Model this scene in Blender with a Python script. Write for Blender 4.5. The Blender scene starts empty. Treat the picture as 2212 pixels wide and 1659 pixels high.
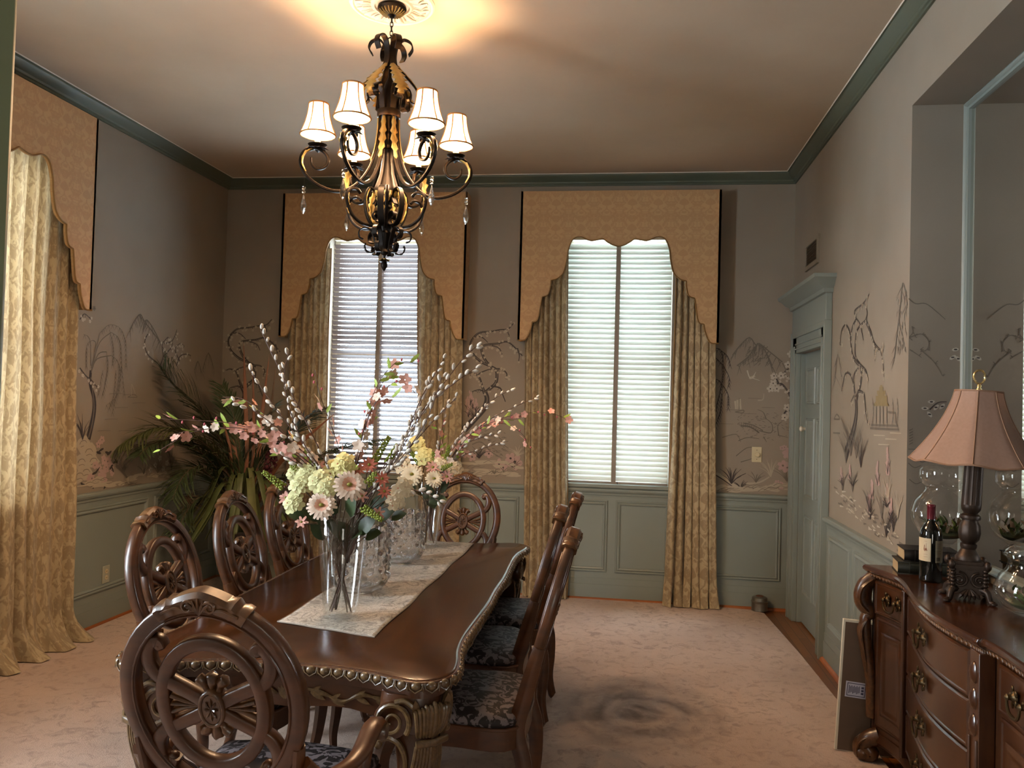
import bpy, math, random
from mathutils import Vector, Matrix
random.seed(7)
SC = bpy.context.scene
COL = SC.collection
PI = math.pi
V = Vector

# ------------------------------------------------------------------ room and camera
D, LW, RW, H = 6.617, -3.454, 1.271, 3.41      # back wall y, left wall x, right wall x, ceiling z
FY = 0.50                                       # front wall (the doorway the photographer stands in)
ZC, ZR = 3.326, 0.892                           # crown bottom, chair rail
AX, AY0, AY1, AZ = 1.515, 1.35, 3.957, 2.972    # alcove: mirror plane x, y range, top
FPX, YAW, PITCH, ROLL, HC = 1768.0, .1399, .0234, .0272, 1.55
def _axes():
    cy, sy, cp, sp = math.cos(YAW), math.sin(YAW), math.cos(PITCH), math.sin(PITCH)
    fw = V((-sy*cp, cy*cp, sp)); r = V((cy, sy, 0)); u = r.cross(fw)
    c, s = math.cos(ROLL), math.sin(ROLL)
    return c*r+s*u, -s*r+c*u, fw
CR, CU, CF = _axes()
CAM = V((0, 0, HC))
def at(px, py, ax, val):
    d = CF + CR*((px-1106)/FPX) - CU*((py-829.5)/FPX)
    return CAM + d*((val-CAM[ax])/d[ax])
cam = bpy.data.cameras.new('camera'); co = bpy.data.objects.new('camera', cam); COL.objects.link(co)
m3 = Matrix((CR, CU, -CF)).transposed()
co.matrix_world = Matrix.Translation(CAM) @ m3.to_4x4()
cam.sensor_width = 36; cam.lens = FPX/2212*36; cam.clip_start = .02
SC.camera = co

# ------------------------------------------------------------------ mesh builder
def rmat(ax, a): return Matrix.Rotation(a, 4, ax)
def tmat(x, y, z): return Matrix.Translation((x, y, z))
def smat(x, y, z): return Matrix.Diagonal((x, y, z, 1))
class MB:
    def __init__(s): s.v, s.f, s.m, s.uv = [], [], [], []
    def add(s, vs, fs, mi=0, M=None, uv=None):
        n = len(s.v)
        for i, p in enumerate(vs):
            p = V(p)
            s.v.append(M @ p if M is not None else p)
            s.uv.append(uv[i] if uv else (p[0], p[2]))
        for f in fs: s.f.append([n+i for i in f]); s.m.append(mi)
    def box(s, c, d, mi=0, M=None):
        x, y, z = c; a, b, e = d[0]/2, d[1]/2, d[2]/2
        vs = [(x+i*a, y+j*b, z+k*e) for k in (-1, 1) for j in (-1, 1) for i in (-1, 1)]
        s.add(vs, [(0,2,3,1),(4,5,7,6),(0,1,5,4),(2,6,7,3),(0,4,6,2),(1,3,7,5)], mi, M)
    def bx(s, x0, x1, y0, y1, z0, z1, mi=0, M=None):
        s.box(((x0+x1)/2, (y0+y1)/2, (z0+z1)/2), (abs(x1-x0), abs(y1-y0), abs(z1-z0)), mi, M)
    def lathe(s, prof, seg=24, mi=0, M=None, cap=True, fn=None):
        vs, fs = [], []
        for k, (r, z) in enumerate(prof):
            for i in range(seg):
                a = 2*PI*i/seg; rr = r*(fn(a, z) if fn else 1)
                vs.append((rr*math.cos(a), rr*math.sin(a), z))
        n = len(prof)
        for k in range(n-1):
            for i in range(seg):
                j = (i+1) % seg
                fs.append((k*seg+i, k*seg+j, (k+1)*seg+j, (k+1)*seg+i))
        if cap:
            fs.append(tuple(reversed(range(seg)))); fs.append(tuple((n-1)*seg+i for i in range(seg)))
        s.add(vs, fs, mi, M)
    def ball(s, c, r, seg=10, rings=6, mi=0, M=None):
        rx, ry, rz = r if isinstance(r, (tuple, list)) else (r, r, r)
        vs = [(c[0], c[1], c[2]-rz)]
        for k in range(1, rings):
            t = -PI/2+PI*k/rings
            for i in range(seg):
                a = 2*PI*i/seg
                vs.append((c[0]+rx*math.cos(t)*math.cos(a), c[1]+ry*math.cos(t)*math.sin(a), c[2]+rz*math.sin(t)))
        vs.append((c[0], c[1], c[2]+rz)); N = len(vs)-1
        fs = [(0, 1+(i+1) % seg, 1+i) for i in range(seg)]
        for k in range(rings-2):
            for i in range(seg):
                j = (i+1) % seg; a = 1+k*seg
                fs.append((a+i, a+j, a+seg+j, a+seg+i))
        a = 1+(rings-2)*seg
        fs += [(a+i, a+(i+1) % seg, N) for i in range(seg)]
        s.add(vs, fs, mi, M)
    def tube(s, pts, r, seg=8, mi=0, M=None, cap=True, closed=False):
        pts = [V(p) for p in pts]; n = len(pts)
        rs = r if isinstance(r, (list, tuple)) else [r]*n
        t0 = (pts[1]-pts[0]).normalized()
        nrm = t0.orthogonal().normalized(); vs, fs = [], []
        for i, p in enumerate(pts):
            t = (pts[(i+1) % n]-pts[i-1]) if closed else (pts[min(i+1, n-1)]-pts[max(i-1, 0)])
            t = t.normalized() if t.length > 1e-9 else t0
            nrm = (nrm - t*nrm.dot(t)); nrm = nrm.normalized() if nrm.length > 1e-6 else t.orthogonal().normalized()
            b = t.cross(nrm)
            for k in range(seg):
                a = 2*PI*k/seg
                vs.append(p+(nrm*math.cos(a)+b*math.sin(a))*rs[i])
        for i in range(n if closed else n-1):
            q = (i+1) % n
            for k in range(seg):
                j = (k+1) % seg
                fs.append((i*seg+k, i*seg+j, q*seg+j, q*seg+k))
        if cap and not closed:
            fs.append(tuple(reversed(range(seg)))); fs.append(tuple((n-1)*seg+k for k in range(seg)))
        s.add(vs, fs, mi, M)
    def sweep(s, pts, sec, nrm, closed=False, mi=0, M=None, sc=None, cap=True):
        """sec: closed list of (a along in-plane side, b along nrm); sc: scale per point (sa, sb)"""
        pts = [V(p) for p in pts]; n = len(pts); nrm = V(nrm).normalized(); vs, fs = [], []; q = len(sec)
        for i, p in enumerate(pts):
            t = (pts[(i+1) % n]-pts[i-1]) if closed else (pts[min(i+1, n-1)]-pts[max(i-1, 0)])
            t.normalize(); side = t.cross(nrm)
            side = side.normalized() if side.length > 1e-6 else V((1, 0, 0))
            nn = side.cross(t)
            ka, kb = sc[i] if sc else (1, 1)
            for a, b in sec: vs.append(p+side*a*ka+nn*b*kb)
        for i in range(n if closed else n-1):
            j = (i+1) % n
            for k in range(q):
                l = (k+1) % q
                fs.append((i*q+k, j*q+k, j*q+l, i*q+l))
        if cap and not closed:
            fs.append(tuple(range(q))); fs.append(tuple((n-1)*q+k for k in reversed(range(q))))
        s.add(vs, fs, mi, M)
    def grid(s, fn, nu, nv, mi=0, M=None, uvs=(1, 1), closed_u=False):
        vs, uv, fs = [], [], []
        for j in range(nv+1):
            for i in range(nu+1):
                u, v = i/nu, j/nv
                vs.append(fn(u, v)); uv.append((u*uvs[0], v*uvs[1]))
        for j in range(nv):
            for i in range(nu):
                a = j*(nu+1)+i; fs.append((a, a+1, a+nu+2, a+nu+1))
        s.add(vs, fs, mi, M, uv)
    def prism(s, poly, z0, z1, mi=0, M=None):
        n = len(poly)
        vs = [(x, y, z0) for x, y in poly]+[(x, y, z1) for x, y in poly]
        fs = [tuple(reversed(range(n))), tuple(n+i for i in range(n))]
        fs += [(i, (i+1) % n, n+(i+1) % n, n+i) for i in range(n)]
        s.add(vs, fs, mi, M)
    def build(s, name, mats, parent=None, bevel=0, solid=0, sub=0, smooth=35, loc=None):
        me = bpy.data.meshes.new(name)
        me.from_pydata([tuple(v) for v in s.v], [], s.f)
        mats = mats if isinstance(mats, (list, tuple)) else [mats]
        for m in mats: me.materials.append(m)
        if len(mats) > 1: me.polygons.foreach_set('material_index', s.m)
        uvl = me.uv_layers.new(name='UVMap')
        li = [0]*len(me.loops); me.loops.foreach_get('vertex_index', li)
        flat = []
        for i in li: flat += [s.uv[i][0], s.uv[i][1]]
        uvl.data.foreach_set('uv', flat)
        if smooth:
            me.polygons.foreach_set('use_smooth', [True]*len(me.polygons))
            me.set_sharp_from_angle(angle=math.radians(smooth))
        me.update()
        o = bpy.data.objects.new(name, me); COL.objects.link(o)
        if parent is not None: o.parent = parent
        if loc is not None: o.location = loc
        if bevel:
            b = o.modifiers.new('bevel', 'BEVEL'); b.width = bevel; b.segments = 2; b.limit_method = 'ANGLE'; b.angle_limit = math.radians(40)
        if solid:
            b = o.modifiers.new('solid', 'SOLIDIFY'); b.thickness = solid; b.offset = 0
        if sub:
            b = o.modifiers.new('sub', 'SUBSURF'); b.levels = sub; b.render_levels = sub
        return o
def tag(o, label=None, cat=None, group=None, kind=None):
    if label: o['label'] = label
    if cat: o['category'] = cat
    if group: o['group'] = group
    if kind: o['kind'] = kind
    return o
def thing(name, label, cat, loc=(0, 0, 0), rz=0, group=None):
    o = bpy.data.objects.new(name, None); COL.objects.link(o); o.empty_display_size = .05
    o.location = loc; o.rotation_euler = (0, 0, rz)
    return tag(o, label, cat, group)
def struct(o): o['kind'] = 'structure'; return o
def dup(root, loc=None, rz=None, label=None, group=None):
    def cp(o, par):
        c = o.copy(); COL.objects.link(c)
        if par is not None: c.parent = par
        for ch in list(o.children): cp(ch, c)
        return c
    r = cp(root, None)
    if loc is not None: r.location = loc
    if rz is not None: r.rotation_euler = (0, 0, rz)
    if label: r['label'] = label
    if group: r['group'] = group
    return r
def rsec(w, d, c=.25):
    """rounded rectangle section, w in-plane, d along the normal"""
    a, b = w/2, d/2; k = min(a, b)*2*c
    return [(a, -b+k), (a, b-k), (a-k, b), (-a+k, b), (-a, b-k), (-a, -b+k), (-a+k, -b), (a-k, -b)]
def csec(w, d, n=8): return [(w/2*math.cos(2*PI*i/n), d/2*math.sin(2*PI*i/n)) for i in range(n)]
def cr(pts, n=6, closed=False):
    """Catmull-Rom through the points"""
    pts = [V(p) if len(p) == 3 else V((p[0], p[1], 0)) for p in pts]; m = len(pts); out = []
    for i in range(m if closed else m-1):
        if closed: a, b, c, d = pts[i-1], pts[i], pts[(i+1) % m], pts[(i+2) % m]
        else: a, b, c, d = pts[max(i-1, 0)], pts[i], pts[i+1], pts[min(i+2, m-1)]
        for k in range(n):
            t = k/n
            out.append(.5*((2*b)+(c-a)*t+(2*a-5*b+4*c-d)*t*t+(3*b-a-3*c+d)*t**3))
    if not closed: out.append(pts[-1].copy())
    return out
def spiral(c, r0, r1, a0, turns, n=24):
    return [(c[0]+(r0+(r1-r0)*i/n)*math.cos(a0+2*PI*turns*i/n), c[1]+(r0+(r1-r0)*i/n)*math.sin(a0+2*PI*turns*i/n)) for i in range(n+1)]
def leaf_pts(mb, base, dirv, up, L, W, mi=0, curl=.2, n=4, fold=.15, pw=.8):
    """a leaf or petal blade with a fold, from base along dirv"""
    d = V(dirv).normalized(); u = V(up); u = (u-d*u.dot(d)); u = u.normalized() if u.length > 1e-6 else d.orthogonal().normalized()
    s = d.cross(u); vs, fs = [], []
    for i in range(n+1):
        t = i/n; w = W/2*max(0, math.sin(PI*min(1, .12+t*(.88 if pw > .6 else .80))))**pw
        p = V(base)+d*L*t-u*curl*L*t*t
        vs += [p-s*w+u*fold*w, p, p+s*w+u*fold*w]
    for i in range(n):
        a = i*3
        fs += [(a, a+1, a+4, a+3), (a+1, a+2, a+5, a+4)]
    mb.add(vs, fs, mi)

# ------------------------------------------------------------------ materials
def lin(h):
    h = h.lstrip('#'); o = []
    for i in (0, 2, 4):
        c = int(h[i:i+2], 16)/255; o.append(c/12.92 if c <= .04045 else ((c+.055)/1.055)**2.4)
    return (*o, 1)
class NT:
    def __init__(s, name):
        s.m = bpy.data.materials.new(name); s.m.use_nodes = True; s.t = s.m.node_tree; s.t.nodes.clear()
        s.out = s.n('ShaderNodeOutputMaterial')
    def n(s, typ, **kw):
        nd = s.t.nodes.new(typ)
        for k, v in kw.items():
            if k.startswith('_'): setattr(nd, k[1:], v)
            else: s.set(nd, k.replace('__', ' '), v)
        return nd
    def set(s, nd, key, v):
        sock = nd.inputs[int(key[1:])] if key[0] == 'i' and key[1:].isdigit() else nd.inputs[key]
        if isinstance(v, bpy.types.NodeSocket): s.t.links.new(v, sock)
        else: sock.default_value = v
    def co(s, kind='Object', scale=(1, 1, 1), rot=(0, 0, 0)):
        tc = s.n('ShaderNodeTexCoord'); mp = s.n('ShaderNodeMapping')
        s.t.links.new(tc.outputs[kind], mp.inputs[0]); mp.inputs['Scale'].default_value = scale; mp.inputs['Rotation'].default_value = rot
        return mp.outputs[0]
    def noise(s, vec, scale, detail=3, rough=.55, dist=0):
        nd = s.n('ShaderNodeTexNoise', Vector=vec, Scale=scale, Detail=detail, Roughness=rough, Distortion=dist)
        return nd.outputs[0]
    def ramp(s, fac, stops, interp='LINEAR'):
        r = s.n('ShaderNodeValToRGB', Fac=fac); cr_ = r.color_ramp; cr_.interpolation = interp
        while len(cr_.elements) < len(stops): cr_.elements.new(.5)
        for e, (p, c) in zip(cr_.elements, stops): e.position = p; e.color = c if not isinstance(c, str) else lin(c)
        return r.outputs[0]
    def mix(s, f, a, b, mode='MIX'):
        nd = s.n('ShaderNodeMix', _data_type='RGBA', _blend_type=mode)
        for i, v in ((0, f), (6, a), (7, b)):
            if isinstance(v, bpy.types.NodeSocket): s.t.links.new(v, nd.inputs[i])
            else: nd.inputs[i].default_value = v
        return nd.outputs[2]
    def math(s, op, a, b=0.0, c=0.0):
        nd = s.n('ShaderNodeMath', _operation=op)
        for i, v in enumerate((a, b, c)):
            if isinstance(v, bpy.types.NodeSocket): s.t.links.new(v, nd.inputs[i])
            else: nd.inputs[i].default_value = v
        return nd.outputs[0]
    def bsdf(s, color, rough=.5, metal=0, spec=.5, bump=None, bstr=.2, bdist=.01, **kw):
        b = s.n('ShaderNodeBsdfPrincipled'); s.set(b, 'Base Color', color); s.set(b, 'Roughness', rough); s.set(b, 'Metallic', metal)
        s.set(b, 'Specular IOR Level', spec)
        for k, v in kw.items(): s.set(b, k.replace('__', ' '), v)
        if bump is not None:
            bp = s.n('ShaderNodeBump', Height=bump, Strength=bstr, Distance=bdist); s.t.links.new(bp.outputs[0], b.inputs['Normal'])
        return b
    def done(s, sh):
        s.t.links.new(sh.outputs[0] if hasattr(sh, 'outputs') else sh, s.out.inputs[0]); return s.m
def flat(name, col, rough=.5, metal=0, spec=.5, var=.12, scale=30, **kw):
    t = NT(name); c = lin(col); n = t.noise(t.co(), scale, 2)
    d = tuple(x*(1-var) for x in c[:3])+(1,); l = tuple(min(1, x*(1+var)) for x in c[:3])+(1,)
    return t.done(t.bsdf(t.mix(n, d, l), rough, metal, spec, **kw))
def wood(name, dark, light, scale=(3, 30, 30), rough=.3, coat=.3, seams=None, kind='Object'):
    t = NT(name); v = t.co(kind, scale)
    n1 = t.noise(v, 1.2, 5, .6, .6); n2 = t.noise(t.co(kind), 3.0, 2)
    f = t.math('ADD', t.math('MULTIPLY', n1, .75), t.math('MULTIPLY', n2, .35))
    c = t.ramp(f, [(.32, dark), (.72, light)])
    if seams:
        xyz = t.n('ShaderNodeSeparateXYZ', Vector=t.co(kind)).outputs[1]
        for y in seams:
            k = t.math('LESS_THAN', t.math('ABSOLUTE', t.math('SUBTRACT', xyz, y)), .0025)
            c = t.mix(t.math('MULTIPLY', k, .8), c, lin('#2a1408'))
    b = t.bsdf(c, rough, Coat__Weight=coat, Coat__Roughness=.15)
    return t.done(b)
def damask(name, ca, cb, su=4, sv=3, trans=0, kind='UV', thr=.5, rough=.75, sheen=.2, soft=.05):
    t = NT(name); sep = t.n('ShaderNodeSeparateXYZ', Vector=t.co(kind))
    u = t.math('PINGPONG', t.math('MULTIPLY', sep.outputs[0], su), .5)
    vv = t.math('MULTIPLY', sep.outputs[1 if kind == 'UV' else 2], sv)
    row = t.math('FRACT', vv)
    cmb = t.n('ShaderNodeCombineXYZ', X=u, Y=row, Z=0.0).outputs[0]
    n1 = t.noise(cmb, 9 if name == 'curtain_damask' else 5, 3, .55, 1.2); n2 = t.noise(t.co(kind), 60, 2)
    f = t.ramp(n1, [(thr-soft, (0, 0, 0, 1)), (thr+soft, (1, 1, 1, 1))])
    c = t.mix(f, lin(ca), lin(cb)); c = t.mix(t.math('MULTIPLY', n2, .35), c, (.02, .015, .01, 1), 'MIX') if False else c
    b = t.bsdf(c, rough, spec=.25, bump=n2, bstr=.15, bdist=.004, Sheen__Weight=sheen)
    if trans:
        tr = t.n('ShaderNodeBsdfTranslucent', Color=c); mx = t.n('ShaderNodeMixShader', Fac=trans)
        t.t.links.new(b.outputs[0], mx.inputs[1]); t.t.links.new(tr.outputs[0], mx.inputs[2]); return t.done(mx)
    return t.done(b)
def translucent(name, col, f=.5, rough=.6, var=.08):
    t = NT(name); c = lin(col); n = t.noise(t.co(), 25, 2)
    cc = t.mix(n, tuple(x*(1-var) for x in c[:3])+(1,), tuple(min(1, x*(1+var)) for x in c[:3])+(1,))
    b = t.bsdf(cc, rough, spec=.3); tr = t.n('ShaderNodeBsdfTranslucent', Color=cc); mx = t.n('ShaderNodeMixShader', Fac=f)
    t.t.links.new(b.outputs[0], mx.inputs[1]); t.t.links.new(tr.outputs[0], mx.inputs[2]); return t.done(mx)
def thin_glass(name, tint=(.97, .98, .98, 1), k=1.0, base=.04):
    t = NT(name); lw = t.n('ShaderNodeLayerWeight', Blend=.25)
    tr = t.n('ShaderNodeBsdfTransparent', Color=tint); gl = t.n('ShaderNodeBsdfGlossy', Color=(1, 1, 1, 1), Roughness=.02)
    f = t.math('ADD', t.math('MULTIPLY', lw.outputs['Facing'], .45*k), base)
    mx = t.n('ShaderNodeMixShader', Fac=f)
    t.t.links.new(tr.outputs[0], mx.inputs[1]); t.t.links.new(gl.outputs[0], mx.inputs[2]); return t.done(mx)
def emit(name, col, st):
    t = NT(name); return t.done(t.n('ShaderNodeEmission', Color=lin(col) if isinstance(col, str) else col, Strength=st))
SKY, HALL_FILL, EXPO, BULB, SUN, NEAR_FILL = 14.0, 25, 0.68, 30, 180, 110
# ------------------------------------------------------------------ the palette
M = {}
def wallpaper():
    t = NT('taupe_wallpaper'); o = t.co()
    n = t.noise(o, 1.1, 3); n2 = t.noise(o, 220, 2)
    w = t.n('ShaderNodeTexWave', Vector=t.co(scale=(1, 1, 0)), Scale=.35, Distortion=.4, Detail=1, _wave_type='BANDS', _bands_direction='DIAGONAL').outputs[1]
    c = t.ramp(n, [(.3, '#8a8073'), (.7, '#9a9083')])
    c = t.mix(t.math('MULTIPLY', w, .18), c, lin('#a99d8a'))
    c = t.mix(t.math('MULTIPLY', n2, .12), c, lin('#6f6455'))
    return t.done(t.bsdf(c, .7, spec=.3, bump=n2, bstr=.06, bdist=.002))
M['paper'] = wallpaper()
def plaster():
    t = NT('ceiling_paint'); n = t.noise(t.co(), 1.5, 4); n2 = t.noise(t.co(), 9, 3)
    c = t.ramp(n, [(.3, '#bba994'), (.7, '#c6b49e')])
    return t.done(t.bsdf(c, .85, spec=.15, bump=n2, bstr=.05, bdist=.02))
M['ceil'] = plaster()
M['sage'] = flat('sage_paint', '#838c86', .42, var=.06, scale=3)
M['sage_dark'] = flat('crown_paint', '#565d4e', .5, var=.08, scale=4)
M['sage_light'] = flat('casing_paint', '#7f8b6c', .5, var=.05, scale=4)
M['shoe'] = wood('shoe_wood', '#7a3f1c', '#a86433', (2, 2, 2), .45, .1)
def boards():
    t = NT('oak_floor'); v = t.co(rot=(0, 0, PI/2))
    br = t.n('ShaderNodeTexBrick', Vector=v, Scale=1.0, Color1=lin('#8a5526'), Color2=lin('#70401b'), Mortar=lin('#2c180a'))
    br.inputs['Mortar Size'].default_value = .002; br.inputs['Brick Width'].default_value = .9; br.inputs['Row Height'].default_value = .06
    g = t.noise(t.co(scale=(40, 3, 1)), 3, 4)
    c = t.mix(t.math('MULTIPLY', g, .5), br.outputs[0], lin('#4c2a10'))
    return t.done(t.bsdf(c, .3, Coat__Weight=.3))
M['floor'] = boards()
def carpet():
    t = NT('mauve_carpet'); o = t.co()
    big = t.noise(o, 1.3, 4, .6, .4); sm = t.noise(o, 260, 2); mid = t.noise(o, 14, 4, .7, .8)
    c = t.ramp(big, [(.35, '#c2aa9b'), (.65, '#d6beae')])
    st = t.ramp(mid, [(.50, (0, 0, 0, 1)), (.66, (1, 1, 1, 1))])
    c = t.mix(t.math('MULTIPLY', st, t.math('MULTIPLY', big, .95)), c, lin('#7d665c'))
    # darker ring-shaped marks on the open part of the carpet
    sep = t.n('ShaderNodeSeparateXYZ', Vector=o)
    dx = t.math('MULTIPLY', t.math('SUBTRACT', sep.outputs[0], .12), 1.2); dy = t.math('SUBTRACT', sep.outputs[1], 4.2)
    r = t.math('SQRT', t.math('ADD', t.math('MULTIPLY', dx, dx), t.math('MULTIPLY', dy, dy)))
    r = t.math('ADD', r, t.math('MULTIPLY', t.math('SUBTRACT', t.noise(o, 3.5, 3), .5), .30))
    ring = t.ramp(r, [(0, (.9, .9, .9, 1)), (.09, (.8, .8, .8, 1)), (.15, (.05, .05, .05, 1)), (.2, (.1, .1, .1, 1)), (.25, (.75, .75, .75, 1)), (.31, (.5, .5, .5, 1)), (.36, (.1, .1, .1, 1)), (.42, (.45, .45, .45, 1)), (.52, (0, 0, 0, 1))])
    patch = t.ramp(t.noise(o, 5.5, 3, .6, .5), [(.36, (.25, .25, .25, 1)), (.6, (1, 1, 1, 1))])
    c = t.mix(t.math('MULTIPLY', t.math('MULTIPLY', ring, patch), .95), c, lin('#544a48'))
    c = t.mix(t.math('MULTIPLY', sm, .35), c, lin('#8d7869'))
    return t.done(t.bsdf(c, .95, spec=.1, bump=t.math('ADD', sm, t.math('MULTIPLY', mid, 1.5)), bstr=.55, bdist=.01, Sheen__Weight=.15))
M['carpet'] = carpet()
M['cornice'] = damask('gold_brocade', '#b7936a', '#c29f74', 5, 5, 0, 'UV', .5, .6, .1, .05)
M['piping'] = flat('piping_cord', '#8a6a3c', .6)
M['curtain'] = damask('curtain_damask', '#99876a', '#b6a584', 3.2, 1.7, .12, 'UV', .5, .7, .2, .04)
M['slat_open'] = translucent('blind_slat_shaded', '#6f605b', .02, .45)  # shaded copy of the white slats; their shade is put into the colour
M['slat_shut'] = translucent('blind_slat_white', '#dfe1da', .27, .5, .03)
M['tape'] = translucent('ladder_tape', '#a3978b', .4)
M['glass'] = thin_glass('window_glass', (.97, .99, 1, 1), .5, .03)
M['vase'] = thin_glass('clear_glass', (.975, .985, .985, 1), 1.1, .035)
M['chairwood'] = wood('chair_wood', '#2b1608', '#552f13', (4, 4, 14), .36, .12)
M['chaircarve'] = wood('carved_wood', '#24120a', '#64401f', (30, 30, 30), .35, .3)
M['tabletop'] = wood('table_veneer', '#261206', '#4a260e', (22, 2.2, 1), .2, .2, (-.31, .31))
M['tablewood'] = wood('table_wood', '#281409', '#553119', (5, 12, 12), .28, .3)
M['gilt'] = flat('antique_gilt', '#a98a5a', .35, .75, var=.35, scale=60)
M['giltdim'] = wood('worn_gilt_carving', '#2a1a0d', '#745a37', (40, 40, 40), .38, .2)
def seatfab():
    t = NT('seat_brocade'); v = t.co(); n = t.noise(v, 24, 3, .5, 1.8)
    f = t.ramp(n, [(.49, (0, 0, 0, 1)), (.53, (1, 1, 1, 1))])
    c = t.mix(f, lin('#221c1b'), lin('#6d6466'))
    return t.done(t.bsdf(c, .6, spec=.3, bump=n, bstr=.1, bdist=.003))
M['seat'] = seatfab()
def runner():
    t = NT('paisley_runner'); o = t.co(); n = t.noise(o, 5, 2, .5, 1.2)
    w = t.math('FRACT', t.math('MULTIPLY', n, 11.0)); f2 = t.noise(o, 120, 3, .7, 1.5)
    l = t.ramp(w, [(.0, (1, 1, 1, 1)), (.28, (0, 0, 0, 1)), (.7, (0, 0, 0, 1)), (1, (.7, .7, .7, 1))])
    sp = t.ramp(f2, [(.47, (0, 0, 0, 1)), (.56, (1, 1, 1, 1))])
    k = t.math('MULTIPLY', t.math('MAXIMUM', t.math('MULTIPLY', l, .8), t.math('MULTIPLY', sp, .5)), .9)
    g = t.ramp(t.noise(o, 3.0, 3), [(.4, '#bdb3a5'), (.65, '#d2c8ba')])
    c = t.mix(k, g, lin('#3f3b3a'))
    return t.done(t.bsdf(c, .8, spec=.2, bump=f2, bstr=.2, bdist=.003))
M['runner'] = runner()
M['bronze'] = flat('chandelier_bronze', '#17110c', .42, .85, var=.35, scale=40)
M['bronzed'] = flat('chandelier_dark_bronze', '#140f0b', .42, .8, var=.3, scale=40)
M['lampbronze'] = flat('lamp_bronze', '#33261d', .45, .6, var=.3, scale=40)
M['goldleaf'] = flat('gold_leaf_metal', '#8d763f', .5, .4, var=.35, scale=50)
M['candle'] = flat('candle_sleeve', '#e8dcae', .5)
def shade():
    t = NT('lamp_shade_lit'); c = lin('#fbd9a6')
    b = t.n('ShaderNodeBsdfTranslucent', Color=c); d = t.bsdf(c, .8); mx = t.n('ShaderNodeMixShader', Fac=.6)
    t.t.links.new(d.outputs[0], mx.inputs[1]); t.t.links.new(b.outputs[0], mx.inputs[2])
    e = t.n('ShaderNodeEmission', Color=(1, .78, .48, 1), Strength=1.6); ad = t.n('ShaderNodeAddShader')
    t.t.links.new(mx.outputs[0], ad.inputs[0]); t.t.links.new(e.outputs[0], ad.inputs[1]); return t.done(ad)
M['shade'] = shade()
M['shadetrim'] = flat('shade_trim', '#8f6232', .7)
def bulb_glass():
    t = NT('lit_bulb'); e = t.n('ShaderNodeEmission', Color=(1, .8, .5, 1), Strength=12); tr = t.n('ShaderNodeBsdfTransparent', Color=(1, 1, 1, 1)); ad = t.n('ShaderNodeAddShader')
    t.t.links.new(e.outputs[0], ad.inputs[0]); t.t.links.new(tr.outputs[0], ad.inputs[1]); return t.done(ad)
M['bulb'] = bulb_glass()
def crystal():
    t = NT('crystal'); g = t.n('ShaderNodeBsdfGlass', Color=(1, 1, 1, 1), Roughness=0, IOR=1.5)
    tr = t.n('ShaderNodeBsdfTransparent', Color=(1, 1, 1, 1)); mx = t.n('ShaderNodeMixShader', Fac=.65)
    t.t.links.new(tr.outputs[0], mx.inputs[1]); t.t.links.new(g.outputs[0], mx.inputs[2]); return t.done(mx)
M['crystal'] = crystal()
M['medal'] = flat('plaster_medallion', '#d6cdbf', .6, var=.05)
def mirror():
    t = NT('mirror_glass'); return t.done(t.n('ShaderNodeBsdfGlossy', Color=(.8, .8, .76, 1), Roughness=.01))
M['mirror'] = mirror()
M['buffet'] = wood('buffet_wood', '#26120a', '#472812', (12, 4, 5), .28, .35)
M['buffettop'] = wood('buffet_top_wood', '#27120a', '#4a2813', (14, 3, 3), .22, .3)
M['brass'] = flat('aged_brass', '#4e3f28', .42, .8, var=.3)
M['white'] = flat('white_paint', '#d8d2c2', .5, var=.04)
M['ivory'] = flat('ivory_plastic', '#cfc3a0', .4, var=.04)
M['black'] = flat('dark_hole', '#15120f', .7)
# ------------------------------------------------------------------ room shell
WIN = {1: (-2.52, -1.66), 2: (-.525, .34)}       # back windows, x range
WZ0, WZ1 = .925, 2.93
T = .22
def rect_holes(mb, u0, u1, v0, v1, holes, put, mi=0):
    """cover a rectangle with cells, leaving the holes (a0,a1,b0,b1) out"""
    us = sorted({u0, u1, *[h[0] for h in holes], *[h[1] for h in holes]}); vs = sorted({v0, v1, *[h[2] for h in holes], *[h[3] for h in holes]})
    for a, b in zip(us, us[1:]):
        for c, d in zip(vs, vs[1:]):
            if not any(h[0] < (a+b)/2 < h[1] and h[2] < (c+d)/2 < h[3] for h in holes): put(a, b, c, d)
mb = MB(); mb.bx(LW-.3, RW+.45, -3.0, D+.3, -.12, 0); struct(mb.build('floor', M['floor']))
mb = MB(); mb.bx(LW-.3, RW+.45, FY-.2, D+.3, H, H+.12); struct(mb.build('ceiling', M['ceil']))
# back wall
mb = MB(); holes = [(*WIN[k], WZ0, WZ1) for k in WIN]
rect_holes(mb, LW-.25, RW+.4, 0, H, holes, lambda a, b, c, d: mb.bx(a, b, D, D+T, c, d))
wall_back = struct(mb.build('wall_back', M['paper']))
# left wall, with the window behind the drawn curtain
LY0, LY1 = 3.44, 4.30
mb = MB(); rect_holes(mb, FY-.2, D+.2, 0, H, [(LY0, LY1, WZ0, WZ1), (1.17, 2.03, WZ0, WZ1)], lambda a, b, c, d: mb.bx(LW-T, LW, a, b, c, d))  # the second opening is for the added near window
wall_left = struct(mb.build('wall_left', M['paper']))
# right wall with the mirror alcove and the door opening
DY0, DY1, DZ = 5.52, 6.30, 1.975
mb = MB()
rect_holes(mb, FY-.2, D+.2, 0, H, [(AY0, AY1, -.1, AZ), (DY0, DY1, -.1, DZ)], lambda a, b, c, d: mb.bx(RW, RW+.34, a, b, c, d))
mb.bx(AX+.012, RW+.4, AY0-.1, AY1+.1, 0, AZ+.1)
mb.bx(RW+.1, RW+.34, DY0-.05, DY1+.05, 0, DZ+.05)
wall_right = struct(mb.build('wall_right', M['paper']))
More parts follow.
